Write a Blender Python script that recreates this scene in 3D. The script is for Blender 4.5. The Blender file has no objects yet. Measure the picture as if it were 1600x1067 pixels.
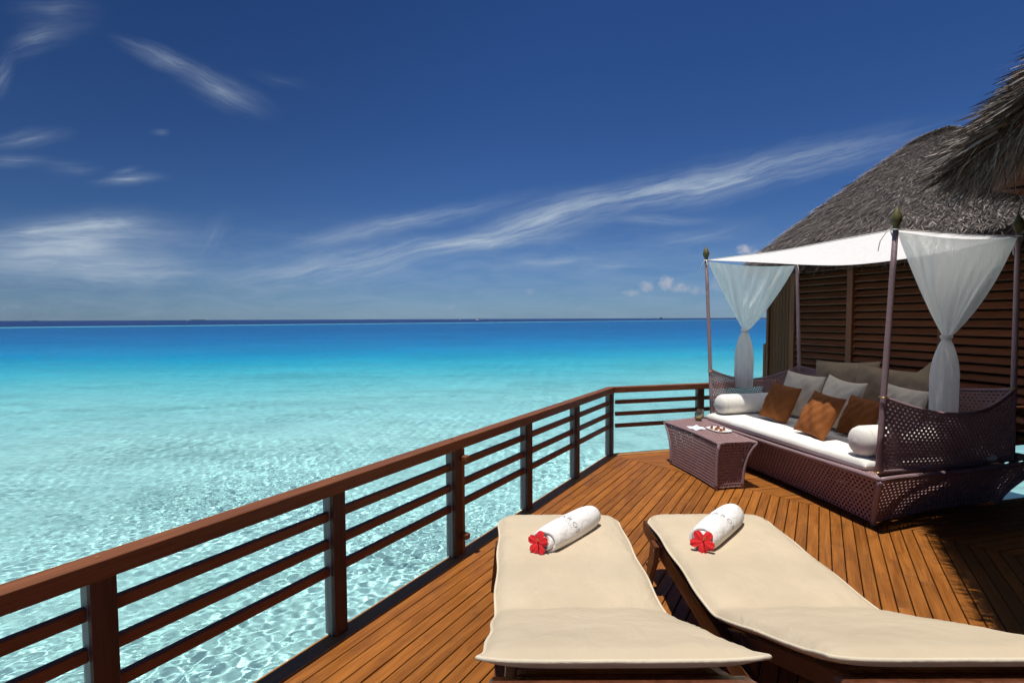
import bpy, bmesh, math, random
import numpy as np
from mathutils import Matrix, Vector, Euler

random.seed(7)
rng = np.random.default_rng(11)
SC = bpy.context.scene
COL = SC.collection
R = math.radians
V = Vector

# ------------------------------------------------------------------ camera
cam = bpy.data.cameras.new('camera')
cam_o = bpy.data.objects.new('camera', cam)
COL.objects.link(cam_o)
SC.camera = cam_o
cam.sensor_width = 36.0
cam.lens = 36.0 * 860.0 / 1600.0
cam.shift_y = 9.57 / 1600.0
cam.clip_start = 0.05
cam.clip_end = 90000.0
cam_o.matrix_world = (Matrix.Translation((0, 0, 1.6)) @ Euler((R(87), 0, 0)).to_matrix().to_4x4()
                      @ Matrix.Rotation(-0.0041, 4, 'Z'))

# ------------------------------------------------------------------ colour management
SC.view_settings.view_transform = 'Standard'
SC.view_settings.look = 'None'
SC.view_settings.exposure = 0.0
SC.view_settings.gamma = 1.0
SC.view_settings.use_curve_mapping = False
SC.cycles.use_denoising = True
SC.cycles.max_bounces = 7
SC.cycles.diffuse_bounces = 3
SC.cycles.use_adaptive_sampling = True
SC.cycles.adaptive_threshold = 0.03
SC.cycles.transparent_max_bounces = 16
SC.cycles.sample_clamp_indirect = 6.0

# ------------------------------------------------------------------ sun
SUN_SHIFT = V((0.10, 0.10, -1.0))          # direction the light travels
sun = bpy.data.lights.new('sun', 'SUN')
sun.energy = 4.6
sun.angle = R(0.53)
sun.color = (1.0, 0.96, 0.88)
sun.cycles.is_caustics_light = True
sun_o = bpy.data.objects.new('sun', sun)
COL.objects.link(sun_o)
sun_o.location = (-2, -2, 20)
sun_o.rotation_euler = SUN_SHIFT.to_track_quat('-Z', 'Y').to_euler()
SUN_EL = math.atan2(1.0, math.hypot(0.1, 0.1))


# ------------------------------------------------------------------ node helper
class N:
    """small helper to wire shader nodes"""
    def __init__(s, nt):
        s.nt = nt

    def node(s, typ, **kw):
        n = s.nt.nodes.new(typ)
        for k, v in kw.items():
            setattr(n, k, v)
        return n

    def put(s, sock, v):
        if isinstance(v, bpy.types.NodeSocket):
            s.nt.links.new(v, sock)
        elif v is not None:
            if hasattr(sock, 'default_value') and not isinstance(v, (int, float)) and len(v) == 3 \
                    and sock.type == 'RGBA':
                v = (*v, 1)
            sock.default_value = v

    def m(s, op, a, b=None, c=None, clamp=False):
        n = s.node('ShaderNodeMath', operation=op, use_clamp=clamp)
        for i, v in enumerate((a, b, c)):
            if v is not None:
                s.put(n.inputs[i], v)
        return n.outputs[0]

    def vm(s, op, a, b=None):
        n = s.node('ShaderNodeVectorMath', operation=op)
        s.put(n.inputs[0], a)
        if b is not None:
            if op == 'SCALE':
                s.put(n.inputs['Scale'], b)
            else:
                s.put(n.inputs[1], b)
        return n.outputs['Value'] if op in ('LENGTH', 'DOT_PRODUCT', 'DISTANCE') else n.outputs[0]

    def mix(s, f, a, b, blend='MIX'):
        n = s.node('ShaderNodeMix', data_type='RGBA', blend_type=blend)
        s.put(n.inputs[0], f)
        s.put(n.inputs[6], a)
        s.put(n.inputs[7], b)
        return n.outputs[2]

    def noise(s, vec, scale=5.0, detail=4.0, rough=0.55, dist=0.0):
        n = s.node('ShaderNodeTexNoise')
        s.put(n.inputs['Vector'], vec)
        s.put(n.inputs['Scale'], scale)
        s.put(n.inputs['Detail'], detail)
        s.put(n.inputs['Roughness'], rough)
        s.put(n.inputs['Distortion'], dist)
        return n.outputs['Fac']

    def ramp(s, f, stops, interp='LINEAR'):
        n = s.node('ShaderNodeValToRGB')
        n.color_ramp.interpolation = interp
        el = n.color_ramp.elements
        while len(el) < len(stops):
            el.new(0.5)
        for e, (p, c) in zip(el, stops):
            e.position = p
            e.color = (*c, 1) if len(c) == 3 else c
        s.put(n.inputs[0], f)
        return n.outputs[0]

    def mapr(s, f, a, b, c=0.0, d=1.0, smooth=True):
        n = s.node('ShaderNodeMapRange', interpolation_type='SMOOTHSTEP' if smooth else 'LINEAR')
        s.put(n.inputs[0], f)
        for i, v in enumerate((a, b, c, d)):
            n.inputs[i + 1].default_value = v
        return n.outputs[0]

    def scale(s, vec, sc, loc=(0, 0, 0)):
        n = s.node('ShaderNodeMapping')
        s.put(n.inputs[0], vec)
        n.inputs['Location'].default_value = loc
        n.inputs['Scale'].default_value = sc
        return n.outputs[0]

    def bump(s, h, strength=0.3, dist=0.01, normal=None):
        n = s.node('ShaderNodeBump')
        n.inputs['Strength'].default_value = strength
        n.inputs['Distance'].default_value = dist
        s.put(n.inputs['Height'], h)
        if normal is not None:
            s.put(n.inputs['Normal'], normal)
        return n.outputs[0]

    def sep(s, vec):
        n = s.node('ShaderNodeSeparateXYZ')
        s.put(n.inputs[0], vec)
        return n.outputs

    def comb(s, x, y, z):
        n = s.node('ShaderNodeCombineXYZ')
        for i, v in enumerate((x, y, z)):
            s.put(n.inputs[i], v)
        return n.outputs[0]


# ------------------------------------------------------------------ world: sky and clouds
world = bpy.data.worlds.new('World')
SC.world = world
world.use_nodes = True
wn = N(world.node_tree)
bg = world.node_tree.nodes['Background']
sky = wn.node('ShaderNodeTexSky', sky_type='NISHITA')
sky.sun_disc = False
sky.sun_elevation = SUN_EL
sky.sun_rotation = R(225)
sky.air_density = 1.0
sky.dust_density = 0.3
sky.ozone_density = 2.5
geo = wn.node('ShaderNodeTexCoord')
dirv = wn.vm('NORMALIZE', geo.outputs['Generated'])
dx, dy, dz = wn.sep(dirv)
# polarised, deep tropical blue: darkens and saturates with elevation
el = wn.m('MAXIMUM', dz, 0.0)
tint = wn.ramp(el, [(0.0, (0.31, 0.52, 0.95)), (0.05, (0.27, 0.44, 0.77)), (0.16, (0.225, 0.375, 0.655)),
                    (0.32, (0.19, 0.335, 0.61)), (0.6, (0.15, 0.30, 0.58))])
blue = wn.mix(1.0, sky.outputs[0], tint, 'MULTIPLY')
# polariser darkening, set to the left and overhead to paint in the lens vignette
pol = wn.vm('DOT_PRODUCT', dirv, tuple(V((-0.80, 0.25, 0.55)).normalized()))
blue = wn.vm('SCALE', blue, wn.mapr(pol, 0.35, 0.95, 1.0, 0.66))
# cloud field: tangent coordinates of the northern sky
yy = wn.m('MAXIMUM', dy, 0.02)
cu = wn.m('DIVIDE', dx, yy)
cw = wn.m('DIVIDE', dz, yy)
cp = wn.comb(cu, cw, 0.0)
warp1 = wn.noise(cp, 5.0, 3.0)
warp2 = wn.noise(wn.scale(cp, (1, 1, 1), (7.3, 2.1, 0)), 5.0, 3.0)
wu = wn.m('ADD', cu, wn.m('MULTIPLY', wn.m('SUBTRACT', warp1, 0.5), 0.07))
ww = wn.m('ADD', cw, wn.m('MULTIPLY', wn.m('SUBTRACT', warp2, 0.5), 0.038))
wisp = wn.noise(wn.scale(cp, (9, 42, 1)), 1.0, 6.0, 0.62, 0.6)

wp = wn.comb(wu, ww, 0.0)
# three shared fibre fields, drawn out along the wind directions seen in the streaks
fibre = {}
for deg in (14.0, 0.0, -24.0, 50.0):
    rot = wn.node('ShaderNodeMapping')
    wn.put(rot.inputs[0], wn.comb(wu, ww, deg * 0.1))
    rot.inputs['Rotation'].default_value = (0, 0, R(-deg))
    rc = wn.scale(rot.outputs[0], (7.0, 78.0, 1.0))
    fibre[deg] = wn.mapr(wn.noise(rc, 1.0, 7.0, 0.66, 0.3), 0.30, 0.74)


def pxu(x):
    return (x - 800) / 860.0


def pxw(y):
    return (498 - y) / 860.0


def stroke(x0, y0, x1, y1, wid, amp, grain=0.80, soft=0.25, skew=0.0):
    """soft fibrous cloud streak between two sky directions"""
    ax, ay, bx, by = pxu(x0), pxw(y0), pxu(x1), pxw(y1)
    ln = math.hypot(bx - ax, by - ay)
    ang = math.degrees(math.atan2(by - ay, bx - ax))
    mp = wn.node('ShaderNodeMapping', vector_type='TEXTURE')
    wn.put(mp.inputs[0], wp)
    mp.inputs['Location'].default_value = ((ax + bx) / 2, (ay + by) / 2, 0)
    mp.inputs['Rotation'].default_value = (0, 0, R(ang))
    mp.inputs['Scale'].default_value = (ln * .68, wid / 860.0 * 2.0, 1)
    gr = wn.node('ShaderNodeTexGradient', gradient_type='QUADRATIC_SPHERE')
    wn.put(gr.inputs[0], mp.outputs[0])
    fib = fibre[min(fibre, key=lambda d: abs(d - ang))]
    f = wn.m('MULTIPLY_ADD', fib, grain * amp * 2.05, (1 - grain) * amp * 2.05)
    return wn.m('MULTIPLY', gr.outputs['Fac'], f)


acc = None
for st in [
    (700, 378, 1010, 300, 17, 0.46), (800, 352, 1480, 212, 24, 0.46), (400, 398, 860, 305, 11, 0.32), (900, 318, 1180, 280, 14, 0.24),
    (330, 446, 740, 388, 20, 0.42), (560, 402, 930, 350, 13, 0.40), (640, 384, 930, 366, 10, 0.26),
    (900, 352, 1120, 345, 7, 0.25), (720, 412, 1010, 408, 10, 0.22), (880, 426, 1060, 414, 7, 0.2),
    (990, 392, 1180, 352, 11, 0.16), (420, 380, 640, 372, 18, 0.08),
    (-90, 396, 310, 372, 34, 0.56, 0.5), (60, 356, 270, 352, 14, 0.34), (-60, 420, 330, 412, 22, 0.22, 0.5), (-20, 366, 140, 352, 10, 0.26),
    (120, 430, 360, 424, 16, 0.30), (170, 340, 235, 362, 12, 0.14), (300, 405, 365, 330, 12, 0.10),
    (195, 72, 350, 130, 11, 0.30), (290, 118, 440, 178, 18, 0.24), (400, 118, 490, 140, 8, 0.06),
    (10, 160, 40, 90, 13, 0.22), (30, 92, 130, 55, 16, 0.18), (40, 20, 180, 40, 30, 0.10),
    (-10, 232, 120, 208, 10, 0.24), (-20, 255, 80, 250, 8, 0.20), (60, 256, 170, 268, 10, 0.10),
    (150, 288, 275, 284, 7, 0.34), (180, 273, 240, 270, 4, 0.2), (250, 210, 280, 211, 4, 0.22),
]:
    s_ = stroke(*st)
    acc = s_ if acc is None else wn.m('ADD', acc, s_)
# thin milky veil low over the horizon
veil = wn.m('MULTIPLY', wn.m('MULTIPLY', wn.mapr(cw, 0.22, 0.07), wn.mapr(wisp, 0.15, 0.95)), wn.m('MULTIPLY', wn.m('GREATER_THAN', dz, 0.0), 0.24))
acc = wn.m('ADD', acc, veil)
# far cumulus puffs
puffn = wn.noise(wn.scale(cp, (1, 1, 1), (3, 9, 0)), 40.0, 6.0, 0.65)


def puff(x, y, rx, ry, amp):
    qx = wn.m('DIVIDE', wn.m('SUBTRACT', cu, pxu(x)), rx / 860.0)
    qy = wn.m('DIVIDE', wn.m('SUBTRACT', cw, pxw(y)), ry / 860.0)
    d2 = wn.m('ADD', wn.m('MULTIPLY', qx, qx), wn.m('MULTIPLY', qy, qy))
    v = wn.m('SUBTRACT', wn.m('ADD', 1.0, wn.m('MULTIPLY', wn.m('SUBTRACT', puffn, 0.5), 3.6)), d2)
    return wn.m('MULTIPLY', wn.mapr(v, 0.1, 1.5), amp)


cum = None
for a in [(1040, 444, 22, 15, .62), (1012, 448, 18, 11, .5), (1064, 452, 22, 11, .5), (985, 458, 16, 8, .35),
          (1088, 456, 18, 9, .3), (1162, 391, 18, 10, .8), (1178, 398, 14, 7, .6), (1120, 445, 16, 16, .3),
          (830, 455, 14, 6, .15), (1016, 470, 10, 5, .2), (705, 478, 14, 5, .12), (20, 478, 20, 6, .12)]:
    p_ = puff(*a)
    cum = p_ if cum is None else wn.m('MAXIMUM', cum, p_)
front = wn.m('GREATER_THAN', dy, 0.05)
acc = wn.m('MULTIPLY', wn.m('MINIMUM', acc, 0.9), front)
cum = wn.m('MULTIPLY', cum, front)
skyc = wn.mix(acc, blue, (4.2, 5.1, 6.1))
skyc = wn.mix(cum, skyc, (5.2, 5.2, 5.7))
world.node_tree.links.new(skyc, bg.inputs[0])
bg.inputs[1].default_value = 0.10
world.cycles.sampling_method = 'MANUAL'
world.cycles.sample_map_resolution = 256


# ------------------------------------------------------------------ materials
def mat(name, rough=0.6, spec=0.5):
    m = bpy.data.materials.new(name)
    m.use_nodes = True
    n = N(m.node_tree)
    p = m.node_tree.nodes['Principled BSDF']
    p.inputs['Roughness'].default_value = rough
    p.inputs['Specular IOR Level'].default_value = spec
    return m, n, p


def flat(name, c, rough=0.6, spec=0.4, var=0.15, sc=12.0, bump=0.0, metal=0.0):
    m, n, p = mat(name, rough, spec)
    tc = n.node('ShaderNodeTexCoord').outputs['Object']
    f = n.noise(tc, sc, 5.0)
    k = n.mapr(f, 0.25, 0.75, 1.0 - var, 1.0 + var)
    col = n.vm('SCALE', c, k)
    n.put(p.inputs['Base Color'], col)
    p.inputs['Metallic'].default_value = metal
    if bump:
        n.put(p.inputs['Normal'], n.bump(n.noise(tc, sc * 6, 4.0), bump, 0.004))
    return m


def wood(name, c1, c2, rough=0.42, spec=0.5, axis=0, var=0.35, fine=90.0, wear=None, bump=0.25):
    """grain runs along the object's local axis; each board has its own tone"""
    m, n, p = mat(name, rough, spec)
    tc = n.node('ShaderNodeTexCoord').outputs['Object']
    oi = n.node('ShaderNodeObjectInfo')
    rnd = oi.outputs['Random']
    off = n.vm('ADD', tc, n.comb(n.m('MULTIPLY', rnd, 37.0), n.m('MULTIPLY', rnd, 91.0), n.m('MULTIPLY', rnd, 13.0)))
    s = [fine, fine, fine]
    s[axis] = fine * 0.035
    g = n.noise(n.scale(off, tuple(s)), 1.0, 5.0, 0.6, 0.35)
    s2 = [14.0, 14.0, 14.0]
    s2[axis] = 1.4
    g2 = n.noise(n.scale(off, tuple(s2)), 1.0, 4.0, 0.6, 0.8)
    f = n.m('ADD', n.m('MULTIPLY', g, 0.55), n.m('MULTIPLY', g2, 0.45))
    col = n.mix(n.mapr(f, 0.34, 0.66), c1, c2)
    k = n.m('ADD', 1.0 - var * 0.5, n.m('MULTIPLY', rnd, var))
    col = n.vm('SCALE', col, k)
    if wear is not None:
        blot = n.noise(off, 7.0, 6.0, 0.65)
        col = n.mix(n.m('MULTIPLY', n.mapr(blot, 0.52, 0.72), 0.55), col, wear)
    n.put(p.inputs['Base Color'], col)
    n.put(p.inputs['Roughness'], n.mapr(g2, 0.3, 0.7, rough - 0.07, rough + 0.12))
    n.put(p.inputs['Normal'], n.bump(g, bump, 0.002))
    return m


M = {}
M['deck'] = wood('oiled_deck_wood', (0.185, 0.060, 0.010), (0.355, 0.125, 0.020), 0.5, 0.25, 0, 0.32, 120.0,
                 wear=(0.13, 0.050, 0.017))
M['deck_under'] = flat('deck_joist_wood', (0.03, 0.02, 0.015), 0.9, 0.1)
M['rail'] = wood('railing_wood', (0.150, 0.054, 0.022), (0.250, 0.088, 0.036), 0.5, 0.22, 0, 0.15, 140.0)
M['post'] = wood('railing_post_wood', (0.070, 0.030, 0.017), (0.110, 0.046, 0.026), 0.55, 0.2, 2, 0.15, 140.0)
M['grey'] = wood('grey_post_wood', (0.16, 0.17, 0.165), (0.24, 0.25, 0.24), 0.5, 0.4, 2, 0.1, 140.0)  # post core, greyer than its facing board
M['edge'] = wood('deck_edge_wood', (0.27, 0.115, 0.035), (0.42, 0.19, 0.055), 0.55, 0.3, 0, 0.2, 120.0)
M['plug'] = flat('pale_wood_plug', (0.33, 0.15, 0.05), 0.5)
M['latch'] = wood('latch_wood', (0.16, 0.05, 0.015), (0.25, 0.09, 0.03), 0.4, 0.4, 0, 0.2, 120.0)
M['lwood'] = wood('lounger_wood', (0.085, 0.026, 0.012), (0.150, 0.050, 0.022), 0.32, 0.5, 1, 0.2, 110.0)
M['louver'] = wood('louver_wood', (0.175, 0.051, 0.018), (0.265, 0.084, 0.030), 0.5, 0.35, 0, 0.3, 110.0)
M['stile'] = wood('stile_wood', (0.170, 0.050, 0.018), (0.250, 0.080, 0.028), 0.5, 0.35, 2, 0.2, 110.0)
M['vboard'] = wood('dark_cladding_wood', (0.120, 0.040, 0.012), (0.175, 0.062, 0.020), 0.6, 0.3, 2, 0.35, 90.0)
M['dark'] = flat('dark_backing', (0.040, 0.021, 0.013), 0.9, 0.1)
M['fascia'] = wood('fascia_wood', (0.150, 0.050, 0.018), (0.240, 0.090, 0.035), 0.4, 0.4, 0, 0.2, 80.0)
M['brass'] = flat('brass_ring', (0.62, 0.42, 0.18), 0.3, 0.5, 0.05, metal=1.0)
M['screw'] = flat('steel_screw', (0.6, 0.6, 0.58), 0.25, 0.5, 0.05, metal=1.0)
M['finial'] = flat('bronze_green_finial', (0.115, 0.098, 0.028), 0.55, 0.4, 0.3, 30.0, 0.15)


def weave_mat(name, c, pole=False):
    m, n, p = mat(name, 0.5, 0.4)
    tc = n.node('ShaderNodeTexCoord').outputs['Object']
    w1 = n.node('ShaderNodeTexWave', wave_type='BANDS', bands_direction='Z' if pole else 'DIAGONAL')
    n.put(w1.inputs['Vector'], tc)
    w1.inputs['Scale'].default_value = 36.0 if pole else 60.0
    w1.inputs['Distortion'].default_value = 0.4
    f = n.noise(tc, 70.0, 4.0)
    big = n.noise(tc, 5.0, 3.0)
    k = n.m('ADD', 0.62, n.m('ADD', n.m('MULTIPLY', w1.outputs['Fac'], 0.28 if pole else 0.18),
                            n.m('ADD', n.m('MULTIPLY', f, 0.35), n.m('MULTIPLY', big, 0.25))))
    n.put(p.inputs['Base Color'], n.vm('SCALE', c, k))
    n.put(p.inputs['Normal'], n.bump(n.m('ADD', w1.outputs['Fac'], f), 0.55, 0.003))
    return m


M['weave'] = weave_mat('mauve_brown_wicker', (0.320, 0.192, 0.188))
M['pole'] = weave_mat('mauve_wrapped_pole', (0.260, 0.170, 0.180), True)


def fabric(name, c, rough=0.9, weave=900.0, var=0.06, wr=0.5, wrs=9.0, sheen=0.0):
    m, n, p = mat(name, rough, 0.15)
    tc = n.node('ShaderNodeTexCoord').outputs['Object']
    big = n.noise(tc, 3.0, 4.0)
    n.put(p.inputs['Base Color'], n.vm('SCALE', c, n.mapr(big, 0.3, 0.7, 1 - var, 1 + var)))
    fine = n.noise(tc, weave, 2.0)
    wrk = n.noise(n.scale(tc, (1.0, 0.55, 1.0)), wrs, 4.0, 0.5, 0.5)
    b1 = n.bump(wrk, wr, 0.03)
    n.put(p.inputs['Normal'], n.bump(fine, 0.12, 0.002, b1))
    return m


M['beige'] = fabric('beige_lounger_canvas', (0.560, 0.462, 0.330), wr=0.7, wrs=7.0)
M['piping'] = fabric('beige_piping', (0.66, 0.57, 0.43))
M['white'] = fabric('white_cotton', (0.80, 0.765, 0.70), wr=0.18, wrs=7.0)
M['terry'] = fabric('white_terry_towel', (0.84, 0.81, 0.78), weave=260.0, wr=0.35, wrs=22.0)
M['brown'] = fabric('rust_brown_cotton', (0.270, 0.092, 0.026), wr=0.35)
M['cream'] = fabric('cream_linen', (0.74, 0.63, 0.475), wr=0.4)
M['taupe'] = fabric('taupe_cotton', (0.29, 0.21, 0.135), wr=0.35)
M['ink'] = flat('grey_embroidery', (0.13, 0.12, 0.13), 0.8, 0.2, 0.1)


def sheer(name, c, clear, trans=0.45):
    m = bpy.data.materials.new(name)
    m.use_nodes = True
    nt = m.node_tree
    nt.nodes.clear()
    n = N(nt)
    out = n.node('ShaderNodeOutputMaterial')
    tc = n.node('ShaderNodeTexCoord').outputs['Object']
    nz = n.bump(n.noise(n.scale(tc, (1, 1, .30)), 16.0, 5.0, .65), 0.7, 0.03)
    d = n.node('ShaderNodeBsdfDiffuse')
    d.inputs[0].default_value = (*c, 1)
    n.put(d.inputs['Normal'], nz)
    t = n.node('ShaderNodeBsdfTranslucent')
    t.inputs[0].default_value = (*c, 1)
    n.put(t.inputs['Normal'], nz)
    a = n.node('ShaderNodeMixShader')
    a.inputs[0].default_value = trans
    nt.links.new(d.outputs[0], a.inputs[1])
    nt.links.new(t.outputs[0], a.inputs[2])
    if clear > 0:
        tr = n.node('ShaderNodeBsdfTransparent')
        b = n.node('ShaderNodeMixShader')
        b.inputs[0].default_value = clear
        nt.links.new(a.outputs[0], b.inputs[1])
        nt.links.new(tr.outputs[0], b.inputs[2])
        a = b
    nt.links.new(a.outputs[0], out.inputs[0])
    return m


M['canopy'] = sheer('white_canopy_cloth', (0.97, 0.96, 0.95), 0.0, 0.84)
M['sheer'] = sheer('sheer_white_voile', (0.97, 0.96, 0.93), 0.12, 0.60)
M['sheer_tail'] = sheer('gathered_white_voile', (0.97, 0.95, 0.92), 0.06, 0.60)


def straw_mat(name, k):
    m, n, p = mat(name, 0.65, 0.3)
    at = n.node('ShaderNodeAttribute', attribute_name='tone')
    col = n.ramp(at.outputs['Fac'], [(0.0, (0.022 * k, 0.019 * k, 0.019 * k)), (0.45, (0.140 * k, 0.115 * k, 0.100 * k)),
                                     (0.80, (0.33 * k, 0.28 * k, 0.25 * k)), (1.0, (0.52 * k, 0.46 * k, 0.41 * k))])
    n.put(p.inputs['Base Color'], col)
    return m


M['straw'] = straw_mat('grey_palm_thatch', 1.0)
M['thatch'] = flat('thatch_underlayer', (0.045, 0.038, 0.034), 0.9, 0.1, 0.4, 20.0, 0.4)
M['thatch2'] = flat('thatch_underside', (0.085, 0.066, 0.050), 0.9, 0.1, 0.4, 25.0, 0.5)

# petals
_m, _n, _p = mat('hibiscus_petal', 0.85, 0.1)
_tc = _n.node('ShaderNodeTexCoord').outputs['Object']
_p.inputs['Base Color'].default_value = (0.66, 0.030, 0.034, 1)
_n.put(_p.inputs['Normal'], _n.bump(_n.noise(_tc, 160.0, 3.0), 0.5, 0.002))
_p.inputs['Subsurface Weight'].default_value = 0.0
M['petal'] = _m
M['stamen'] = flat('dark_red_stamen', (0.28, 0.008, 0.02), 0.5)
M['pollen'] = flat('yellow_pollen', (0.75, 0.45, 0.08), 0.7)
M['plate'] = flat('white_porcelain', (0.82, 0.82, 0.82), 0.12, 0.6, 0.02)
M['cracker'] = flat('golden_cracker', (0.48, 0.24, 0.07), 0.6, 0.3, 0.3, 60.0)
M['topping'] = flat('red_topping', (0.28, 0.03, 0.012), 0.35, 0.5, 0.5, 70.0)
M['garnish'] = flat('dark_garnish', (0.05, 0.035, 0.012), 0.5, 0.4, 0.4, 70.0)
M['napkin'] = fabric('white_paper_napkin', (0.72, 0.76, 0.84), wr=0.2)
M['print'] = flat('blue_napkin_print', (0.30, 0.40, 0.62), 0.8)
_m = bpy.data.materials.new('clear_glass')
_m.use_nodes = True
_nt = _m.node_tree
_nt.nodes.clear()
_n = N(_nt)
_o = _n.node('ShaderNodeOutputMaterial')
_f = _n.node('ShaderNodeLayerWeight')
_f.inputs[0].default_value = 0.35
_t = _n.node('ShaderNodeBsdfTransparent')
_t.inputs[0].default_value = (0.93, 0.95, 0.95, 1)
_g = _n.node('ShaderNodeBsdfGlossy')
_g.inputs['Roughness'].default_value = 0.03
_x = _n.node('ShaderNodeMixShader')
_nt.links.new(_n.m('MULTIPLY', _f.outputs['Fresnel'], 0.8), _x.inputs[0])
_nt.links.new(_t.outputs[0], _x.inputs[1])
_nt.links.new(_g.outputs[0], _x.inputs[2])
_nt.links.new(_x.outputs[0], _o.inputs[0])
M['glass'] = _m
_m, _n, _p = mat('white_wine', 0.05, 0.5)
_p.inputs['Base Color'].default_value = (0.85, 0.66, 0.20, 1)
_p.inputs['Transmission Weight'].default_value = 0.35
M['wine'] = _m
M['boat'] = flat('white_boat_paint', (0.80, 0.80, 0.80), 0.4)
M['boatroof'] = flat('grey_boat_roof', (0.38, 0.40, 0.36), 0.6)
M['boatdark'] = flat('dark_boat_hull', (0.05, 0.06, 0.07), 0.5)
M['isle'] = flat('far_island_green', (0.035, 0.06, 0.05), 0.9, 0.1)


# ------------------------------------------------------------------ object helpers
def wloc(o):
    p = V((0, 0, 0))
    while o is not None:
        p = p + o.matrix_basis.translation
        o = o.parent
    return p


def tag(o, label=None, cat=None, group=None, kind=None):
    if label:
        o['label'] = label
    if cat:
        o['category'] = cat
    if group:
        o['group'] = group
    if kind:
        o['kind'] = kind
    return o


def thing(name, loc, label, cat, group=None, kind=None):
    o = bpy.data.objects.new(name, None)
    o.empty_display_size = 0.1
    COL.objects.link(o)
    o.location = loc
    return tag(o, label, cat, group, kind)


class MB:
    """collects geometry in world coordinates and links it as one object"""
    def __init__(s):
        s.v, s.f = [], []

    def add(s, vs, fs):
        b = len(s.v)
        s.v.extend([tuple(v) for v in vs])
        s.f.extend([tuple(i + b for i in f) for f in fs])

    def box(s, c, size, ax=None, ay=None, az=None, ch=0.0):
        ax = V(ax or (1, 0, 0)).normalized()
        ay = V(ay or (0, 1, 0)).normalized()
        az = V(az) .normalized() if az is not None else ax.cross(ay).normalized()
        c = V(c)
        hx, hy, hz = [d / 2 for d in size]
        if ch <= 0:
            vs = [c + ax * (sx * hx) + ay * (sy * hy) + az * (sz * hz)
                  for sz in (-1, 1) for sy in (-1, 1) for sx in (-1, 1)]
            s.add(vs, [(0, 2, 3, 1), (4, 5, 7, 6), (0, 1, 5, 4), (2, 6, 7, 3), (0, 4, 6, 2), (1, 3, 7, 5)])
            return
        vs, idx = [], {}
        for sx in (-1, 1):
            for sy in (-1, 1):
                for sz in (-1, 1):
                    for k in range(3):
                        d = [hx - ch, hy - ch, hz - ch]
                        d[k] += ch
                        idx[(sx, sy, sz, k)] = len(vs)
                        vs.append(c + ax * (sx * d[0]) + ay * (sy * d[1]) + az * (sz * d[2]))
        fs = []
        for sg in (-1, 1):
            fs.append([idx[(sg, a, b, 0)] for a, b in ((-1, -1), (1, -1), (1, 1), (-1, 1))])
            fs.append([idx[(a, sg, b, 1)] for a, b in ((-1, -1), (1, -1), (1, 1), (-1, 1))])
            fs.append([idx[(a, b, sg, 2)] for a, b in ((-1, -1), (1, -1), (1, 1), (-1, 1))])
        for a in (-1, 1):
            for b in (-1, 1):
                fs.append([idx[(a, b, -1, 0)], idx[(a, b, 1, 0)], idx[(a, b, 1, 1)], idx[(a, b, -1, 1)]])
                fs.append([idx[(a, -1, b, 0)], idx[(a, 1, b, 0)], idx[(a, 1, b, 2)], idx[(a, -1, b, 2)]])
                fs.append([idx[(-1, a, b, 1)], idx[(1, a, b, 1)], idx[(1, a, b, 2)], idx[(-1, a, b, 2)]])
        for a in (-1, 1):
            for b in (-1, 1):
                for c_ in (-1, 1):
                    fs.append([idx[(a, b, c_, k)] for k in range(3)])
        s.add(vs, fs)

    def bar(s, p0, p1, w, h, up=(0, 0, 1), ch=0.0):
        p0, p1 = V(p0), V(p1)
        x = (p1 - p0)
        ln = x.length
        x.normalize()
        y = V(up).cross(x).normalized()
        z = x.cross(y).normalized()
        s.box((p0 + p1) / 2, (ln, w, h), x, y, z, ch)

    def tube(s, pts, r, n=10, cap=True):
        pts = [V(p) for p in pts]
        rs = r if isinstance(r, (list, tuple)) else [r] * len(pts)
        vs, fs = [], []
        ref = V((0, 0, 1))
        t0 = (pts[1] - pts[0]).normalized()
        if abs(t0.dot(ref)) > 0.9:
            ref = V((1, 0, 0))
        u = (ref - t0 * ref.dot(t0)).normalized()
        for i, p in enumerate(pts):
            t = (pts[min(i + 1, len(pts) - 1)] - pts[max(i - 1, 0)]).normalized()
            u = (u - t * u.dot(t)).normalized()
            w = t.cross(u)
            for k in range(n):
                a = 2 * math.pi * k / n
                vs.append(p + (u * math.cos(a) + w * math.sin(a)) * rs[i])
        for i in range(len(pts) - 1):
            for k in range(n):
                k2 = (k + 1) % n
                fs.append((i * n + k, i * n + k2, (i + 1) * n + k2, (i + 1) * n + k))
        if cap:
            fs.append(tuple(range(n))[::-1])
            fs.append(tuple((len(pts) - 1) * n + k for k in range(n)))
        s.add(vs, fs)

    def lathe(s, prof, c=(0, 0, 0), n=16, axis=(0, 0, 1)):
        c = V(c)
        z = V(axis).normalized()
        x = V((1, 0, 0)) if abs(z.x) < 0.9 else V((0, 1, 0))
        x = (x - z * x.dot(z)).normalized()
        y = z.cross(x)
        vs, fs = [], []
        for r, h in prof:
            for k in range(n):
                a = 2 * math.pi * k / n
                vs.append(c + z * h + (x * math.cos(a) + y * math.sin(a)) * r)
        for i in range(len(prof) - 1):
            for k in range(n):
                k2 = (k + 1) % n
                fs.append((i * n + k, i * n + k2, (i + 1) * n + k2, (i + 1) * n + k))
        s.add(vs, fs)

    def grid(s, arr, closed_u=False):
        """arr[i][j] points"""
        arr = np.asarray(arr, float)
        ni, nj = arr.shape[:2]
        vs = arr.reshape(-1, 3)
        fs = []
        for i in range(ni - 1):
            for j in range(nj - 1):
                fs.append((i * nj + j, i * nj + j + 1, (i + 1) * nj + j + 1, (i + 1) * nj + j))
            if closed_u:
                fs.append((i * nj + nj - 1, i * nj, (i + 1) * nj, (i + 1) * nj + nj - 1))
        s.add(vs.tolist(), fs)

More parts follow.
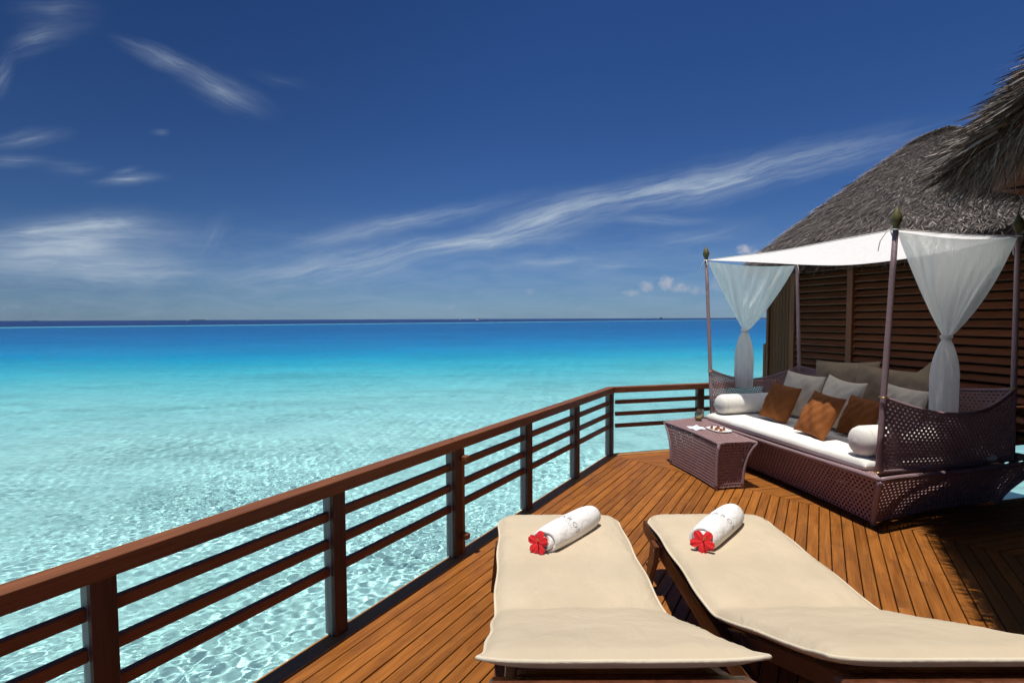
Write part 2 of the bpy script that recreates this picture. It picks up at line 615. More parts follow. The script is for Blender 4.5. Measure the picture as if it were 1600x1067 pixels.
    def build(s, name, m, parent=None, smooth=False, angle=None, base=None):
        off = V((0, 0, 0))
        if parent is not None:
            off = wloc(parent)
        elif base is not None:
            off = V(base)
        me = bpy.data.meshes.new(name)
        me.from_pydata([(v[0] - off.x, v[1] - off.y, v[2] - off.z) for v in s.v], [], s.f)
        me.materials.append(M[m] if isinstance(m, str) else m)
        if smooth:
            me.polygons.foreach_set('use_smooth', [True] * len(me.polygons))
        me.update()
        o = bpy.data.objects.new(name, me)
        COL.objects.link(o)
        if parent is not None:
            o.parent = parent
        elif base is not None:
            o.location = base
        return o


def fix_normals(o):
    bm = bmesh.new()
    bm.from_mesh(o.data)
    bmesh.ops.remove_doubles(bm, verts=bm.verts, dist=1e-5)
    bmesh.ops.recalc_face_normals(bm, faces=bm.faces)
    bm.to_mesh(o.data)
    bm.free()
    return o


def oriented(name, verts_local, faces, x, y, z, origin, m, parent, smooth=False):
    """one mesh whose local X runs along the timber, so grain follows it"""
    me = bpy.data.meshes.new(name)
    me.from_pydata([tuple(v) for v in verts_local], [], faces)
    me.materials.append(M[m])
    me.update()
    o = bpy.data.objects.new(name, me)
    COL.objects.link(o)
    mw = Matrix((x, y, z)).transposed().to_4x4()
    mw.translation = V(origin) - (wloc(parent) if parent is not None else V((0, 0, 0)))
    if parent is not None:
        o.parent = parent
    o.matrix_basis = mw
    return o


def beam(name, p0, p1, w, h, m, parent, up=(0, 0, 1), ch=0.003):
    p0, p1 = V(p0), V(p1)
    x = p1 - p0
    ln = x.length
    x.normalize()
    y = V(up).cross(x).normalized()
    z = x.cross(y).normalized()
    b = MB()
    b.box((ln / 2, 0, 0), (ln, w, h), ch=ch)
    return oriented(name, b.v, b.f, x, y, z, p0, m, parent)


def copy_tree(o, parent=None):
    c = o.copy()
    COL.objects.link(c)
    c.parent = parent
    for ch in list(o.children):
        copy_tree(ch, c)
    return c


def np_mesh(name, v, quads, m, parent=None, smooth=True, tone=None):
    v = np.asarray(v, np.float32)
    if parent is not None:
        v = v - np.array(wloc(parent), np.float32)
    q = np.asarray(quads, np.int32)
    k = q.shape[1]
    me = bpy.data.meshes.new(name)
    me.vertices.add(len(v))
    me.vertices.foreach_set('co', v.ravel())
    me.loops.add(q.size)
    me.loops.foreach_set('vertex_index', q.ravel())
    me.polygons.add(len(q))
    me.polygons.foreach_set('loop_start', np.arange(0, q.size, k, dtype=np.int32))
    if tone is not None:
        a = me.attributes.new('tone', 'FLOAT', 'POINT')
        a.data.foreach_set('value', np.asarray(tone, np.float32))
    me.materials.append(M[m] if isinstance(m, str) else m)
    me.update(calc_edges=True)
    me.polygons.foreach_set('use_smooth', [smooth] * len(q))
    o = bpy.data.objects.new(name, me)
    COL.objects.link(o)
    if parent is not None:
        o.parent = parent
    return o


# ------------------------------------------------------------------ sea
WZ = -1.5
wr = np.random.default_rng(3)
comps = []
for lam, amp, n_ in ((2.6, .0100, 5), (1.0, .0042, 9), (.36, .0012, 12), (.165, .00092, 20), (.10, .0006, 18)):
    for k in range(n_):
        a = wr.normal(0, 1.1) - 0.9
        l_ = lam * wr.uniform(.7, 1.4)
        comps.append((2 * np.pi / l_ * np.cos(a), 2 * np.pi / l_ * np.sin(a), amp * wr.uniform(.6, 1.2) * .6,
                      wr.uniform(0, 6.28), l_))


def spread(core0, core1, step, g_lo, g_hi, far):
    """grid lines: even inside the core, growing wider with distance outside it"""
    core = list(np.arange(core0, core1, step))
    hi, x = [], core[-1]
    while x < far:
        x += step + g_hi * (x - core1 + step) if x - core1 < 40 else (x - core1) * .16
        hi.append(x)
    lo, x = [], core[0]
    while x > -far:
        x -= step + g_lo * (core0 - x + step) if core0 - x < 40 else (core0 - x) * .16
        lo.append(x)
    return np.array(lo[::-1] + core + hi)


FAR = 42000.0
xs = spread(-7.5, 1.5, .027, .0066, .030, FAR)
ys = spread(1.8, 10.0, .027, .06, .0062, FAR)
X, Y = np.meshgrid(xs, ys)
sp = np.maximum(np.gradient(xs)[None, :], np.gradient(ys)[:, None])
Z = np.zeros_like(X)
for kx, ky, a, p, l_ in comps:
    m_ = np.clip(1.7 - sp * 3.8 / l_, 0, 1)
    i_, j_ = np.where(m_.max(1) > 0)[0], np.where(m_.max(0) > 0)[0]
    sl = np.ix_(i_, j_)
    Z[sl] += a * m_[sl] * np.sin(kx * X[sl] + ky * Y[sl] + p)
# gusts: the ripples come in patches
Z *= np.clip(1.0 + .38 * np.sin(.55 * X + .95 * Y + 1.3 * np.sin(.31 * X - .4 * Y)) + .30 * np.sin(1.15 * X - .62 * Y + 2.0 + np.sin(.5 * Y)), .45, 1.7)
nx_, ny_ = len(xs), len(ys)
print('water grid', nx_, ny_)
vi = np.arange(nx_ * ny_).reshape(ny_, nx_)
quads = np.stack([vi[:-1, :-1], vi[:-1, 1:], vi[1:, 1:], vi[1:, :-1]], -1).reshape(-1, 4)

wm = bpy.data.materials.new('lagoon_water')
wm.use_nodes = True
wm.node_tree.nodes.clear()
n = N(wm.node_tree)
out = n.node('ShaderNodeOutputMaterial')
pos = n.node('ShaderNodeNewGeometry').outputs['Position']
px_, py_, pz_ = n.sep(pos)
lw = n.noise(n.scale(pos, (0.05, 0.05, 0)), 1.0, 3.0)
q2 = n.m('ADD', n.m('ADD', n.m('MULTIPLY', px_, -0.196), n.m('MULTIPLY', py_, 0.98)),
         n.m('MULTIPLY', n.m('SUBTRACT', lw, 0.5), 10.0))
q1 = n.m('ADD', n.m('MULTIPLY', px_, -0.716), n.m('MULTIPLY', py_, 0.698))
q1 = n.m('ADD', q1, n.m('MULTIPLY', n.m('SUBTRACT', n.noise(n.scale(pos, (.004, .004, 0)), 1.0, 3.0), .5), 40.0))
# the water's own colour deepens with the lagoon floor
tnt = n.ramp(n.m('DIVIDE', q2, 160.0), [
    (0.0, (0.755, 1.0, 1.0)), (0.09, (0.71, 0.99, 1.0)), (0.145, (0.58, 0.955, 0.99)), (0.20, (0.37, 0.86, 0.95)),
    (0.27, (0.20, 0.76, 0.93)), (0.36, (0.12, 0.61, 0.88)), (0.55, (0.10, 0.49, 0.80)), (1.0, (0.10, 0.42, 0.72))])
reef = n.m('MULTIPLY', n.mapr(q1, 322.0, 336.0), n.mapr(q1, 385.0, 350.0))
tnt = n.mix(reef, tnt, (0.50, 0.88, 0.93))
tnt = n.mix(n.mapr(q1, 352.0, 400.0), tnt, (0.10, 0.23, 0.50))
n1 = n.noise(n.scale(pos, (2.2, 3.4, 1)), 1.0, 4.0, 0.6)
n2 = n.noise(n.scale(pos, (0.35, 0.75, 1)), 1.0, 4.0, 0.6)
n3 = n.noise(n.scale(pos, (9.0, 12.0, 1)), 1.0, 3.0, 0.6)
n4 = n.noise(n.scale(pos, (0.016, 0.042, 1)), 1.0, 9.0, 0.54)
farw = n.mapr(py_, 18.0, 60.0)
h = n.m('ADD', n.m('MULTIPLY', n.m('ADD', n.m('MULTIPLY', n1, 0.05), n.m('MULTIPLY', n3, 0.0035)), n.mapr(py_, 12.0, 30.0, 0.12, 1.0)),
        n.m('ADD', n.m('MULTIPLY', n.m('MULTIPLY', n2, 0.60), farw), n.m('MULTIPLY', n.m('MULTIPLY', n4, 5.0), n.mapr(py_, 20.0, 60.0))))
bmp = n.bump(h, 0.9, 1.0)
refr = n.node('ShaderNodeBsdfRefraction')
refr.inputs['Roughness'].default_value = 0.0
refr.inputs['IOR'].default_value = 1.33
n.put(refr.inputs['Color'], tnt)
n.put(refr.inputs['Normal'], bmp)
glo = n.node('ShaderNodeBsdfGlossy')
glo.inputs['Roughness'].default_value = 0.06
n.put(glo.inputs['Normal'], bmp)
fr = n.node('ShaderNodeFresnel')
fr.inputs['IOR'].default_value = 1.33
n.put(fr.inputs['Normal'], bmp)
mx = n.node('ShaderNodeMixShader')
n.put(mx.inputs[0], n.m('MULTIPLY', fr.outputs[0], 0.50))
wm.node_tree.links.new(refr.outputs[0], mx.inputs[1])
wm.node_tree.links.new(glo.outputs[0], mx.inputs[2])
wm.node_tree.links.new(mx.outputs[0], out.inputs[0])
water = np_mesh('water', np.stack([X, Y, Z + WZ], -1).reshape(-1, 3), quads, wm)
tag(water, kind='structure')
water.cycles.is_caustics_caster = True

bm_, n, p = mat('lagoon_bed', 1.0, 0.0)
pos = n.node('ShaderNodeNewGeometry').outputs['Position']
sx_, sy_, sz_ = n.sep(pos)
streak = n.noise(n.scale(pos, (0.10, 0.30, 0)), 1.0, 6.0, 0.62, 1.0)
patch = n.noise(n.scale(pos, (0.45, 0.8, 0), (4, 1, 0)), 1.0, 6.0, 0.66, 0.8)
rub = n.noise(n.scale(pos, (5.0, 6.0, 0)), 1.0, 5.0, 0.7, 0.6)
k = n.m('ADD', n.m('ADD', n.m('MULTIPLY', streak, 0.55), n.m('MULTIPLY', patch, 0.42)), n.m('MULTIPLY', rub, 0.30))
nearf = n.mapr(n.m('ADD', n.m('MULTIPLY', sx_, -0.196), n.m('MULTIPLY', sy_, 0.98)), 26.0, 44.0, 1.0, 0.12)
dark = n.m('MULTIPLY', n.mapr(k, 0.60, 0.84), nearf)
# rubble and sand mottle; the broad noise paints in the far water's ripple contrast
ripple_mot = n.noise(n.scale(pos, (0.05, 0.11, 0)), 1.0, 12.0, 0.74, 0.3)
peb = n.noise(n.scale(pos, (3.2, 4.6, 0), (2, 5, 0)), 1.0, 5.0, 0.72, 0.4)
sand = n.vm('SCALE', (0.88, 0.88, 0.86), n.m('MULTIPLY', n.mapr(ripple_mot, 0.30, 0.70, 0.88, 1.07), n.mapr(peb, 0.30, 0.62, 0.88, 1.05)))
n.put(p.inputs['Base Color'], n.mix(n.m('MULTIPLY', dark, 0.50), sand, (0.17, 0.24, 0.22)))
M['bed'] = bm_
bx = np.concatenate([[-FAR, -3000, -600, -200], np.arange(-80, 41, 4.0), [80, 200, 600, 3000, FAR]])
by = np.concatenate([[-FAR, -3000, -400, -80, -30], np.arange(-10, 101, 4.0), [130, 200, 400, 1000, 3000, FAR]])
BX, BY = np.meshgrid(bx, by)
qq = -0.196 * BX + 0.98 * BY
dep = 0.85 + np.clip((qq - 20) / 40, 0, 1) ** 1.5 * 4.0 + np.clip((qq - 60) / 200, 0, 1) * 4
bi = np.arange(len(bx) * len(by)).reshape(len(by), len(bx))
bq = np.stack([bi[:-1, :-1], bi[:-1, 1:], bi[1:, 1:], bi[1:, :-1]], -1).reshape(-1, 4)
bed = np_mesh('seabed', np.stack([BX, BY, WZ - dep], -1).reshape(-1, 3), bq, 'bed')
tag(bed, kind='structure')
bed.cycles.is_caustics_receiver = True

# ------------------------------------------------------------------ deck
A1 = R(29.3)
A2 = R(74.3)
d1 = V((math.sin(A1), math.cos(A1), 0))
n1v = V((math.cos(A1), -math.sin(A1), 0))
d2 = V((math.sin(A2), math.cos(A2), 0))
n2v = V((math.cos(A2), -math.sin(A2), 0))
d3 = V((-math.sin(R(15.7)), math.cos(R(15.7)), 0))      # runs away along the louvred wall
K = V((1.195, 6.374, 0))
E2 = K + d2 * 2.40                                       # far corner of the rear rail
PITCH = 0.0765
GAP = 0.0062
mit = V((math.sin(R(141.8)), math.cos(R(141.8)), 0))

deck = thing('deck', (1.0, 3.0, 0.0), 'oiled orange-brown timber deck with mitred boards over the lagoon', 'deck', kind='structure')
def joist(p, q):
    b_ = MB()
    b_.bar(p, q, .05, .13)
    b_.build('joist', 'deck_under', deck)


for i in range(22):                                      # joists cross under the boards
    o_ = K - d1 * (0.15 + i * .38) + V((0, 0, -.093))
    joist(o_ + n1v * .02, o_ + n1v * min(5.0, (0.15 + i * .38) / math.tan(R(22.5)) - .02))
for i in range(16):
    o_ = K + d2 * (0.20 + i * .38) + V((0, 0, -.093))
    lim = 2.40 if 0.20 + i * .38 < 2.4 else 9.0
    joist(o_ + n2v * (.02 if lim < 3 else 2.45), o_ + n2v * (min(5.0, (0.20 + i * .38) / math.tan(R(22.5)) - .02)))


b = MB()
us = [K - n1v * .05 - d1 * 8.6, K - n1v * .05, E2 - n2v * .05, E2 + n2v * 2.45, K + d2 * 6.2 + n2v * 2.45, K + d2 * 6.2 + n2v * 5.2, K - d1 * 8.6 + n1v * 5.0]
b.add([u + V((0, 0, -.185)) for u in us] + [u + V((0, 0, -.170)) for u in us],
      [tuple(range(7)), tuple(range(7, 14))] + [(i, (i + 1) % 7, 7 + (i + 1) % 7, 7 + i) for i in range(7)])
b.build('gap_dark_sheet', 'dark', deck)  # added sheet, no real deck part: makes the board gaps black


def deck_pile(q):
    b_ = MB()
    b_.tube([(q.x, q.y, -4.2), (q.x, q.y, -.195)], .11, 12)
    b_.build('pile', 'deck_under', deck, smooth=True)


for a_, c_ in ((.3, .25), (.3, 2.6), (.3, 5.0), (2.4, 1.6), (2.4, 4.2), (4.4, 3.4)):
    q_ = K + n1v * a_ - d1 * c_
    deck_pile(q_)
for s_ in (0.9, 2.2, 3.9):
    q_ = K + d2 * s_ + n2v * .35
    deck_pile(q_)


def board(parent, P0, P1, s0, s1, wid, d, nrm, m='deck', z=0.0):
    """board from P0 to P1 along d; s0/s1 shear its ends (metres per half width)"""
    ln = (P1 - P0).length
    hw = wid / 2
    ch = 0.0025
    th = 0.022
    top = [(s0 * -1, -hw), (ln + s1 * -1, -hw), (ln + s1, hw), (s0, hw)]

    def ins(pts, c):
        return [(x + (c if i in (0, 3) else -c), y + (c if i < 2 else -c)) for i, (x, y) in enumerate(pts)]
    vs = [(x, y, -th) for x, y in top] + [(x, y, -ch) for x, y in top] + [(x, y, 0) for x, y in ins(top, ch)]
    fs = [(3, 2, 1, 0), (8, 9, 10, 11)]
    for lay in (0, 4):
        for i in range(4):
            j = (i + 1) % 4
            fs.append((lay + i, lay + j, lay + 4 + j, lay + 4 + i))
    jz = random.uniform(-.0012, .0012)
    return oriented('deck_board', vs, fs, d, -nrm, V((0, 0, 1)), P0 + V((0, 0, z + jz)), m, parent)


TAN = math.tan(R(22.5))
first = 0.026
nb = 66
for i in range(nb):
    off = first + GAP + PITCH * (i + .5)
    wid = PITCH - GAP
    # mitre point for this strip, section 1: where offset line meets the mitre line
    # local: K + n1*off - d1*off*tan(22.5)
    s_ = off * TAN
    P = K + n1v * off - d1 * (s_ + .004)
    ln = 8.6 - s_ * 0.3
    # local y axis is -n1v, so the end shears with +tan
    cuts = [0.0]
    if random.random() < .75:
        cuts.append(random.uniform(.8, ln - 1.0))
    cuts.append(ln)
    for a_, c_ in zip(cuts[:-1], cuts[1:]):
        board(deck, P - d1 * (c_ - (.0 if c_ == ln else .002)), P - d1 * (a_ + (.002 if a_ else 0)),
              0, (wid / 2 * TAN) if a_ == 0 else 0, wid, d1, n1v)
    P = K + n2v * off + d2 * (s_ + .004)
    L3 = (E2 - K).length
    if off < 2.42:
        ln = L3 + .05 - s_
    else:
        ln = 6.3 - s_
    if ln > .12:
        board(deck, P, P + d2 * ln, -(wid / 2 * TAN), 0, wid, d2, n2v)
# edge boards carrying the railings
for p0, p1, dd, nn, e0, e1 in ((K - d1 * 8.6, K, d1, n1v, 0, 1), (K, E2, d2, n2v, -1, 0)):
    o_ = board(deck, p0 - nn * .026, p1 - nn * .026, e0 * .052 * TAN, e1 * .052 * TAN, .104, dd, nn, 'edge', 0.004)
    o_.name = 'edge_board'
beam('deck_fascia', K - d1 * 8.6 - n1v * .063 + V((0, 0, -.105)), K - n1v * .063 + V((0, 0, -.105)), .022, .16, 'rail', deck)
beam('deck_fascia', K - n2v * .063 + V((0, 0, -.105)), E2 - n2v * .063 + V((0, 0, -.105)), .022, .16, 'rail', deck)

# ------------------------------------------------------------------ railings
RH = 0.80


def railing(name, P0, d, nn, stations, label, plugs=True, ext=(.04, .04), own_first=True, drop=0.0):
    """P0: point on the inner face line; stations: distances of the posts along d"""
    root = thing(name, P0 + d * ((stations[0] + stations[-1]) / 2), label, 'railing')
    a0, a1 = stations[0] - ext[0], stations[-1] + ext[1]
    zc = V((0, 0, 1))
    beam('top_rail', P0 + d * a0 - nn * .045 + zc * (RH - .034 - drop), P0 + d * a1 - nn * .045 + zc * (RH - .034 - drop),
         .085, .068 - drop, 'rail', root, ch=.004)
    for s in stations[0 if own_first else 1:]:
        c = P0 + d * s
        core = MB()
        core.box(c - nn * .062 + zc * ((RH - .072) / 2 + .006), (.074, .052, RH - .074), d, nn, zc, .002)
        pc = core.build('post', 'grey', root)
        fb = MB()
        fb.box(c - nn * .022 + zc * ((RH - .072) / 2 + .006), (.080, .026, RH - .0745), d, nn, zc, .002)
        fb.build('facing_board', 'post', pc)
        if plugs:
            pl = MB()
            pl.lathe([(0, .0018), (.0075, .0018), (.0075, -.004)], c - nn * .045 + zc * RH, 12)
            pl.build('wood_plug', 'plug', root)
    for a_, c_ in zip(stations[:-1], stations[1:]):
        for z in (.615, .475, .335):
            beam('rail_slat', P0 + d * (a_ + .0375) - nn * .062 + zc * z, P0 + d * (c_ - .0375) - nn * .062 + zc * z,
                 .032, .046, 'rail', root, ch=.003)
    return root


STEP = 1.04
st1 = [-STEP * i - .04 for i in range(8)][::-1]
gate_s = st1[-4]                                         # third post before the corner carries the latches
r1 = railing('deck_railing', K, d1, n1v, st1,
             'long brown timber railing along the sea side with gate latches, beside the loungers', ext=(.04, .074))
# latch blocks and the mitred joint on the rail
for z in (.665, .135):
    bl = beam('latch_block', K + d1 * (gate_s + .022) + n1v * .012 + V((0, 0, z)),
              K + d1 * (gate_s + .072) + n1v * .012 + V((0, 0, z)), .045, .04, 'latch', r1, ch=.006)
bb = MB()
bb.box(K + d1 * (gate_s + .0575) - n1v * .024 + V((0, 0, .366)), (.034, .028, .722), d1, n1v, (0, 0, 1), .002)
bb.build('gate_strip', 'latch', r1)
jj = MB()
jj.box(K + d1 * (gate_s - .02) - n1v * .045 + V((0, 0, RH - .033)), (.004, .0865, .0675), (d1 * .8 + n1v * .6), (n1v * .8 - d1 * .6))
jj.build('rail_joint', 'dark', r1)
r2 = railing('deck_railing', K + d2 * .0, d2, n2v, [.0, 1.17, 2.34],
             'short brown timber railing behind the wicker side table, running towards the louvred wall', ext=(.014, .03), own_first=False, drop=.0012)
P3 = E2 - d3 * .04
r3 = railing('deck_railing', E2, -d3, V((-d3.y, d3.x, 0)), [.10, 1.27, 2.36],
             'brown timber railing in shade behind the daybed, below the louvred wall', ext=(.0, .03))

r4 = railing('deck_railing', E2 - d3 * 2.40, d2, n2v, [.06, 1.15, 2.25],
             'shaded brown railing at the far right, running away from the near corner of the daybed', ext=(.0, .03))

# ------------------------------------------------------------------ loungers
LX = 0.282


def lounger_top(u, v):
    """u across -1..1, v from foot 0 to head 1: mid-surface point of the mattress (x, y, z) and thickness"""
    L1, L2 = 1.16, 0.93
    tot = L1 + L2
    s = v * tot
    ang = R(22.5)
    bl = .05
    if s < L1 - bl:
        y, z = 3.40 - s, 0.0
    elif s > L1 + bl:
        e = s - L1
        y, z = 3.40 - L1 - e * math.cos(ang), e * math.sin(ang)
    else:
        t = (s - (L1 - bl)) / (2 * bl)
        y = 3.40 - (L1 - bl) - (2 * bl) * (t - .5 * t * t * (1 - math.cos(ang)))
        z = bl * math.sin(ang) * t * t
    return y, z


def make_lounger():
    root = thing('sun_lounger', (LX, 2.4, 0),
                 'left beige-padded wooden sun lounger, the one nearer the sea railing', 'sun lounger',
                 'sun loungers on the deck')
    hw = .335
    # side rails
    for sx in (-1, 1):
        x = LX + sx * hw
        pts = []
        m_ = MB()
        prof = [(3.485, .235), (3.50, .262), (3.485, .300), (3.45, .312), (.98, .312), (.95, .30), (.95, .245), (.98, .222), (3.45, .222)]
        n_ = len(prof)
        vs = [(x - .017, y, z) for y, z in prof] + [(x + .017, y, z) for y, z in prof]
        fs = [tuple(range(n_))[::-1], tuple(range(n_, 2 * n_))] + [(i, (i + 1) % n_, n_ + (i + 1) % n_, n_ + i) for i in range(n_)]
        m_.add(vs, fs)
        m_.build('side_rail', 'lwood', root)
        for y0, lean in ((3.13, .05), (1.12, -.05)):
            g_ = MB()
            xo = x + sx * .033
            prof = [(y0 - .05, .295), (y0 + .05, .295), (y0 + .052, .22), (y0 + .035 + lean * .5, .12), (y0 + .028 + lean, 0),
                    (y0 - .028 + lean, 0), (y0 - .03 + lean * .4, .12), (y0 - .05, .20)]
            n_ = len(prof)
            vs = [(xo - .015 + sx * .10 * (.295 - z), y, z) for y, z in prof] + [(xo + .015 + sx * .10 * (.295 - z), y, z) for y, z in prof]
            fs = [tuple(range(n_))[::-1], tuple(range(n_, 2 * n_))] + [(i, (i + 1) % n_, n_ + (i + 1) % n_, n_ + i) for i in range(n_)]
            g_.add(vs, fs)
            lg = g_.build('leg', 'lwood', root)
            for dy in (-.025, .028):
                sc_ = MB()
                sc_.lathe([(0, .004), (.006, .003), (.0075, -.004)], (xo + sx * .016, y0 + dy, .262), 8, (sx, 0, 0))
                sc_.build('screw', 'screw', lg)
    for y in (3.36, 3.08, 2.8, 2.52, 2.26):
        c_ = MB()
        c_.box((LX, y, .29), (2 * hw - .036, .07, .018), ch=.002)
        c_.build('bed_slat', 'lwood', root)
    # backrest frame
    ca, sa = math.cos(R(22.5)), math.sin(R(22.5))
    H0 = V((0, 2.22, .285))
    back = V((0, -ca, sa))
    up = V((0, sa, ca))
    for sx in (-1, 1):
        m_ = MB()
        x = LX + sx * (hw - .045)
        m_.bar(V((x, 0, 0)) + H0, V((x, 0, 0)) + H0 + back * .94, .034, .055, up, .004)
        m_.build('backrest_bar', 'lwood', root)
    for e in (.16, .34, .52, .70, .815):
        c_ = MB()
        c_.box(V((LX, 0, 0)) + H0 + back * e + up * .02, (2 * hw - .13, .07, .016), (1, 0, 0), back, up, .002)
        c_.build('backrest_slat', 'lwood', root)
    c_ = MB()
    c_.box(V((LX, 0, 0)) + H0 + back * .915 + up * .012, (2 * hw + .02, .095, .034), (1, 0, 0), back, up, .008)
    c_.build('backrest_top_rail', 'lwood', root)
    for sx in (-1, 1):
        c_ = MB()
        c_.bar((LX + sx * .24, 1.62, .47), (LX + sx * .24, 1.30, .29), .022, .03)
        c_.build('backrest_prop', 'lwood', root)
    # mattress
    nu, nv = 28, 84
    rr = random.Random(4)
    HWm, TH = .372, .078
    z_base = .317
    outl = []

    def half(side):
        g_ = np.zeros((nv + 1, nu + 1, 3))
        for i in range(nv + 1):
            v = i / nv
            for j in range(nu + 1):
                u = -1 + 2 * j / nu
                y, z = lounger_top(u, v)
                # profile: puffy, seams drawn in at the rim
                eu = 1 - abs(u) ** 5
                ev = 1 - abs(2 * v - 1) ** 14
                puff = max(0.0, eu * ev) ** .42
                # corners pulled out into ears, edges drawn in a little
                draw = .012 * (1 - abs(2 * v - 1) ** 6)
                ear = .006 * max(0, (abs(2 * v - 1) - .93) / .07)
                if v < .06:
                    ear = -.05 * (1 - v / .06) ** 2 * abs(u) ** 6
                w_ = HWm - draw + ear
                w_ += .004 * math.sin(v * 31 + (1 if u > 0 else 0) * 2.1)
                x = LX + u * w_
                if v < .04:
                    y -= .02 * abs(u) ** 8
                wr_ = 0
                fold = math.exp(-((v - .555) / .02) ** 2)
                wr_ += -.014 * fold
                wr_ += .0035 * math.sin(u * 9 + 5 * v) * math.exp(-((v - .62) / .12) ** 2)
                wr_ += .003 * math.sin(24 * v + 3 * u) * math.sin(2.6 * u + 1)
                # seams pucker where the cover is sewn
                wr_ += .0030 * math.sin(v * 150 + 3 * math.sin(v * 40)) * max(0, (abs(u) - .72) / .28) * (1 - abs(u) ** 30)
                wr_ += .0030 * math.sin(u * 46 + 2 * math.sin(u * 11)) * max(0, (abs(2 * v - 1) - .93) / .07)
                if v > .93:
                    z += .012 * abs(u) ** 6 * (v - .93) / .07
                off = (TH * .5 + wr_) * puff * side if side > 0 else -TH * .42 * puff
                a_ = R(22.5) * min(1, max(0, (v * 2.09 - 1.06) / .2))
                g_[i, j] = (x, y + math.sin(a_) * off, z + z_base + .04 + math.cos(a_) * off)
        return g_
    t_, b_ = half(1), half(-1)
    m_ = MB()
    m_.grid(t_)
    m_.grid(b_[:, ::-1])
    mo = m_.build('mattress', 'beige', root, smooth=True)
    ring = [tuple(t_[0, j]) for j in range(nu + 1)] + [tuple(t_[i, nu]) for i in range(1, nv + 1)] + \
           [tuple(t_[nv, j]) for j in range(nu - 1, -1, -1)] + [tuple(t_[i, 0]) for i in range(nv - 1, -1, -1)]
    m_ = MB()
    m_.tube(ring, .0062, 6)
    m_.build('piping', 'piping', mo, smooth=True)
    return root


lou = make_lounger()
lou2 = copy_tree(lou)
lou2.location.x += .913
tag(lou2, 'right beige-padded wooden sun lounger, partly in roof shade, in front of the daybed')


# ------------------------------------------------------------------ towels and hibiscus
def make_towel(P0, P1, label, txt, seed, tshift):
    """rolled towel from near end P0 to far end P1 lying on a mattress"""
    rr = random.Random(seed)
    P0, P1 = V(P0), V(P1)
    ax = (P1 - P0)
    ln = ax.length
    ax.normalize()
    side = V((ax.y, -ax.x, 0)).normalized()             # to the right
    up = V((0, 0, 1))
    RO, turns = .083, 3.8
    pitch = .0175
    end_ang = R(215)                                     # loose edge tucked low on the right

    def rad(th):
        back = end_ang - th                              # 0 at the outer edge, grows inwards
        return RO - pitch * back / (2 * math.pi) * -1 if False else RO - pitch * max(0.0, (end_ang - th)) / (2 * math.pi)

    th_list = np.linspace(end_ang - turns * 2 * math.pi, end_ang, 110)

    def P(th, x, r):
        # angle 0 = right side, 90 deg = top
        wob = 1 + .020 * math.sin(3 * th + 9 * x + seed) + .02 * math.sin(2 * th - 13 * x)
        r = r * wob * (1 - .12 * abs(2 * x / ln - 1) ** 6)
        yy_, zz_ = r * math.cos(th) * 1.05, r * math.sin(th) * .93
        zz_ = max(zz_, -RO * .86)
        return P0 + ax * x + side * yy_ + up * (zz_ + RO * .86)

    base = (P0 + P1) / 2
    root = thing('rolled_towel', base, label, 'towel', 'rolled towels on the loungers')
    m_ = MB()
    nx2 = 18
    pts_o, pts_i = [], []
    for i in range(nx2 + 1):
        x = ln * i / nx2
        ro, ri = [], []
        for th in th_list:
            r = rad(th)
            xx = x
            if i == 0:
                xx = .014 * math.sin(th * 1.3 + seed) - .012 * (1 - r / RO)
            if i == nx2:
                xx = ln + .01 * math.sin(th * 1.1)
            ro.append(P(th, xx, r))
            ri.append(P(th, xx, max(.002, r - pitch * .93)))
        pts_o.append(ro)
        pts_i.append(ri)
    m_.grid(pts_o)
    m_.grid([r[::-1] for r in pts_i])
    for e in (0, nx2):                                   # rounded thickness at the ends
        mid = [(a_ + b_) / 2 + ax * (-.006 if e == 0 else .006) for a_, b_ in zip(pts_o[e], pts_i[e])]
        m_.grid([pts_o[e], mid, pts_i[e]])
    m_.grid([[pts_o[i][-1], pts_i[i][-1]] for i in range(nx2 + 1)])
    o = m_.build('towel_roll', 'terry', root, smooth=True)
    fix_normals(o)
    for p_ in o.data.polygons:
        p_.use_smooth = True
    # embroidered name, letters follow the curve of the roll
    for text, size, xo, spc in ((txt, .052, ln * tshift, 1.35), ('MALDIVES', .015, ln * tshift - .026, 1.6)):
        cu_ = bpy.data.curves.new('lettering', 'FONT')
        cu_.body = text
        cu_.size = size
        cu_.space_character = spc
        cu_.align_x = 'CENTER'
        cu_.resolution_u = 3
        cu_.offset = -size * .018
        tmp = bpy.data.objects.new('lettering_source', cu_)
        COL.objects.link(tmp)
        dg = bpy.context.evaluated_depsgraph_get()
        me = bpy.data.meshes.new_from_object(tmp.evaluated_get(dg))
        bpy.data.objects.remove(tmp)
        bmm = bmesh.new()
        bmm.from_mesh(me)
        bmesh.ops.triangulate(bmm, faces=bmm.faces)
        bmesh.ops.subdivide_edges(bmm, edges=[e for e in bmm.edges if e.calc_length() > .008], cuts=2, use_grid_fill=False)
        bmm.to_mesh(me)
        bmm.free()
        off = wloc(root)
        for vtx in me.vertices:
            x_, y_ = vtx.co.x, vtx.co.y
            th = R(72) - x_ / RO
            q_ = P(th, xo + y_, rad(th if th <= end_ang else th) + .0013)
            vtx.co = q_ - off
        me.materials.clear()
        me.materials.append(M['ink'])
        me.update()
        t_o = bpy.data.objects.new('lettering', me)
        COL.objects.link(t_o)
        t_o.parent = root
    return root, P0 + up * RO * .86, -ax, side


